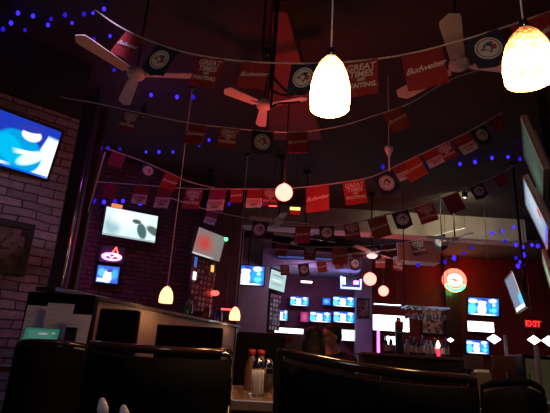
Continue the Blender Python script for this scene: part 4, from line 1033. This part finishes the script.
    if hair_long:
        ball(hr,(0,.07,-.03),.095,16,(1.05,.7,1.3)); ball(hr,(0,.075,-.12),.085,16,(1.2,.6,1.2))
        for sx in (-1,1): ball(hr,(sx*.075,.02,-.03),.05,12,(.5,.9,2.0))
    xf(hr,R_); fuse('hair', hr, 'hair', t, .008, 3)
    if hoody:
        top.append([(nk+Vector((-.07,.07,-.03)),.05),(nk+Vector((0,.11,-.02)),.06),(nk+Vector((.07,.07,-.03)),.05)])
    fuse('shirt', skin_mesh(top), shirt, t, .009, 4)
    fuse('trousers', skin_mesh(legs), 'denim', t, .010, 3)
    for sx in (-1,1):
        sb = skin_mesh([[(Vector((sx*.13,-.40,.05)),.047),(Vector((sx*.135,-.5,.045)),.044),(Vector((sx*.14,-.62,.042)),.038)]]); obj('shoe', sb, 'cloth_black', t, True)
    return t
def simple_chair(label, x, y, rz, h=.37):
    t = thing('wooden_chair', label, 'chair', (x,y,0), rz)
    obj('seat', B(-.21,.21,-.22,.2,h-.04,h,bev=.01), 'darkwood', t)
    for sx in (-1,1):
        obj('leg', T([(sx*.18,-.18,h-.04),(sx*.19,-.2,0)], .016), 'darkwood', t, True); obj('leg', T([(sx*.18,.18,h-.02),(sx*.19,.22,0)], .016), 'darkwood', t, True)
        obj('back_post', T([(sx*.18,.19,h),(sx*.18,.26,.8)], .014), 'darkwood', t, True)
    obj('backrest', B(-.19,.19,.235,.255,.6,.8,bev=.008), 'darkwood', t); return t
# man facing left, hand raised to his chin
mh = P(336,336,4.85)
mx, my = mh.x+.12, 4.9
zs = (P(331,325.5,4.85).z)/1.30
person('man with short dark hair and dark shirt, seated facing left, hand near chin', (mx,my,0), -1.0, False, 'cloth_dark', False, -.1, .15, 1.0,
    [((-.24,-.30,.80),(-.12,-.40,.84),(0,0,-1)), ((.20,-.33,.80),(.07,-.30,1.0),(-.6,.3,.1))], zs)
simple_chair('wooden chair under the man facing left', mx, my, -1.0, .34)
wh = P(311,336,3.25)
person('dark haired person in black hooded top, seated with back to camera', (wh.x-.03,3.25,0), PI-.35, True, 'cloth_black', True, .15, .25, 1.1,
    [((-.24,-.28,.78),(-.12,-.42,.80),(0,0,-1)), ((.24,-.28,.78),(.10,-.42,.80),(0,0,-1))], (P(311,328,3.25).z)/1.30)
simple_chair('wooden chair under the person in the black hooded top', wh.x-.03, 3.25, PI-.35, .31)
table('small dark table between the two seated people', wh.x-.3, wh.x+.25, 3.95, 4.22, .70, 'darkwood')
p = P(331,353.5,4.45)
t = thing('red_cup', 'small red cup on the table before the two seated people', 'cup', (wh.x+.12,4.05,.702)); obj('cup_body', lathe([(0,0),(.03,0),(.04,.1),(.036,.1),(.027,.008),(0,.008)],16), 'redcap', t, True)

# ------------------------------------------------------------------ added fill lights and wash spots
lamp('glow', (-1.75,5.5,3.6), (.6,.12,1), 2.5, .1)  # violet fill added to tint the left pennants
# added wash spots, each with a made-up can and arm under the ceiling
def wash(label, loc, aim, col, power, cone=90):
    t = thing('added_spot', label, 'added light', loc)
    obj('can', T([(0,0,0),(0,0,.10)], .05, seg=14, caps=False), 'black_plastic', t, True)
    obj('arm', T([(0,0,.1),(0,0,CEIL-loc[2]-.002)], .01), 'black_plastic', t)
    t.children
    lamp('glow', Vector(loc)-Vector((0,0,.03)), col, power, .05, 'SPOT', aim, cone)
wash('added black spot fixture aimed at the right half of the beige beam', (3.6,8.6,4.02), (3.9,10.4,3.95), (1,.86,.62), 60, 130)
wash('added black spot fixture above the view on the left, washing the stone wall', (-1.2,2.9,4.0), (-2.9,4.8,1.5), (.85,.55,.95), 60, 48)
wash('added violet spot fixture above the booths', (-1.9,6.0,4.0), (-2.6,8.4,2.3), (.75,.25,.8), 22, 90)
lamp('glow', (-.1,-.7,2.4), (.95,.8,1), 14, .3)  # front fill added behind the camera to brighten flags and shakers
lamp('glow', (1.0,12.4,3.0), (.75,.45,.9), 26, .3)  # lilac fill added over the back bar, no fixture
lamp('glow', (5.6,12.4,3.2), (1,.25,.15), 10, .3)  # reddish fill added in front of the red wall, no fixture

w = bpy.data.worlds.new('world'); SC.world = w; w.use_nodes = True
w.node_tree.nodes['Background'].inputs[0].default_value = (.5,.3,.5,1); w.node_tree.nodes['Background'].inputs[1].default_value = .012
SC.view_settings.view_transform = 'Standard'; SC.view_settings.look = 'None'; SC.view_settings.gamma = 1; SC.view_settings.exposure = 0
SC.view_settings.use_curve_mapping = False
SC.cycles.use_denoising = True; SC.cycles.max_bounces = 6; SC.cycles.sample_clamp_indirect = 4
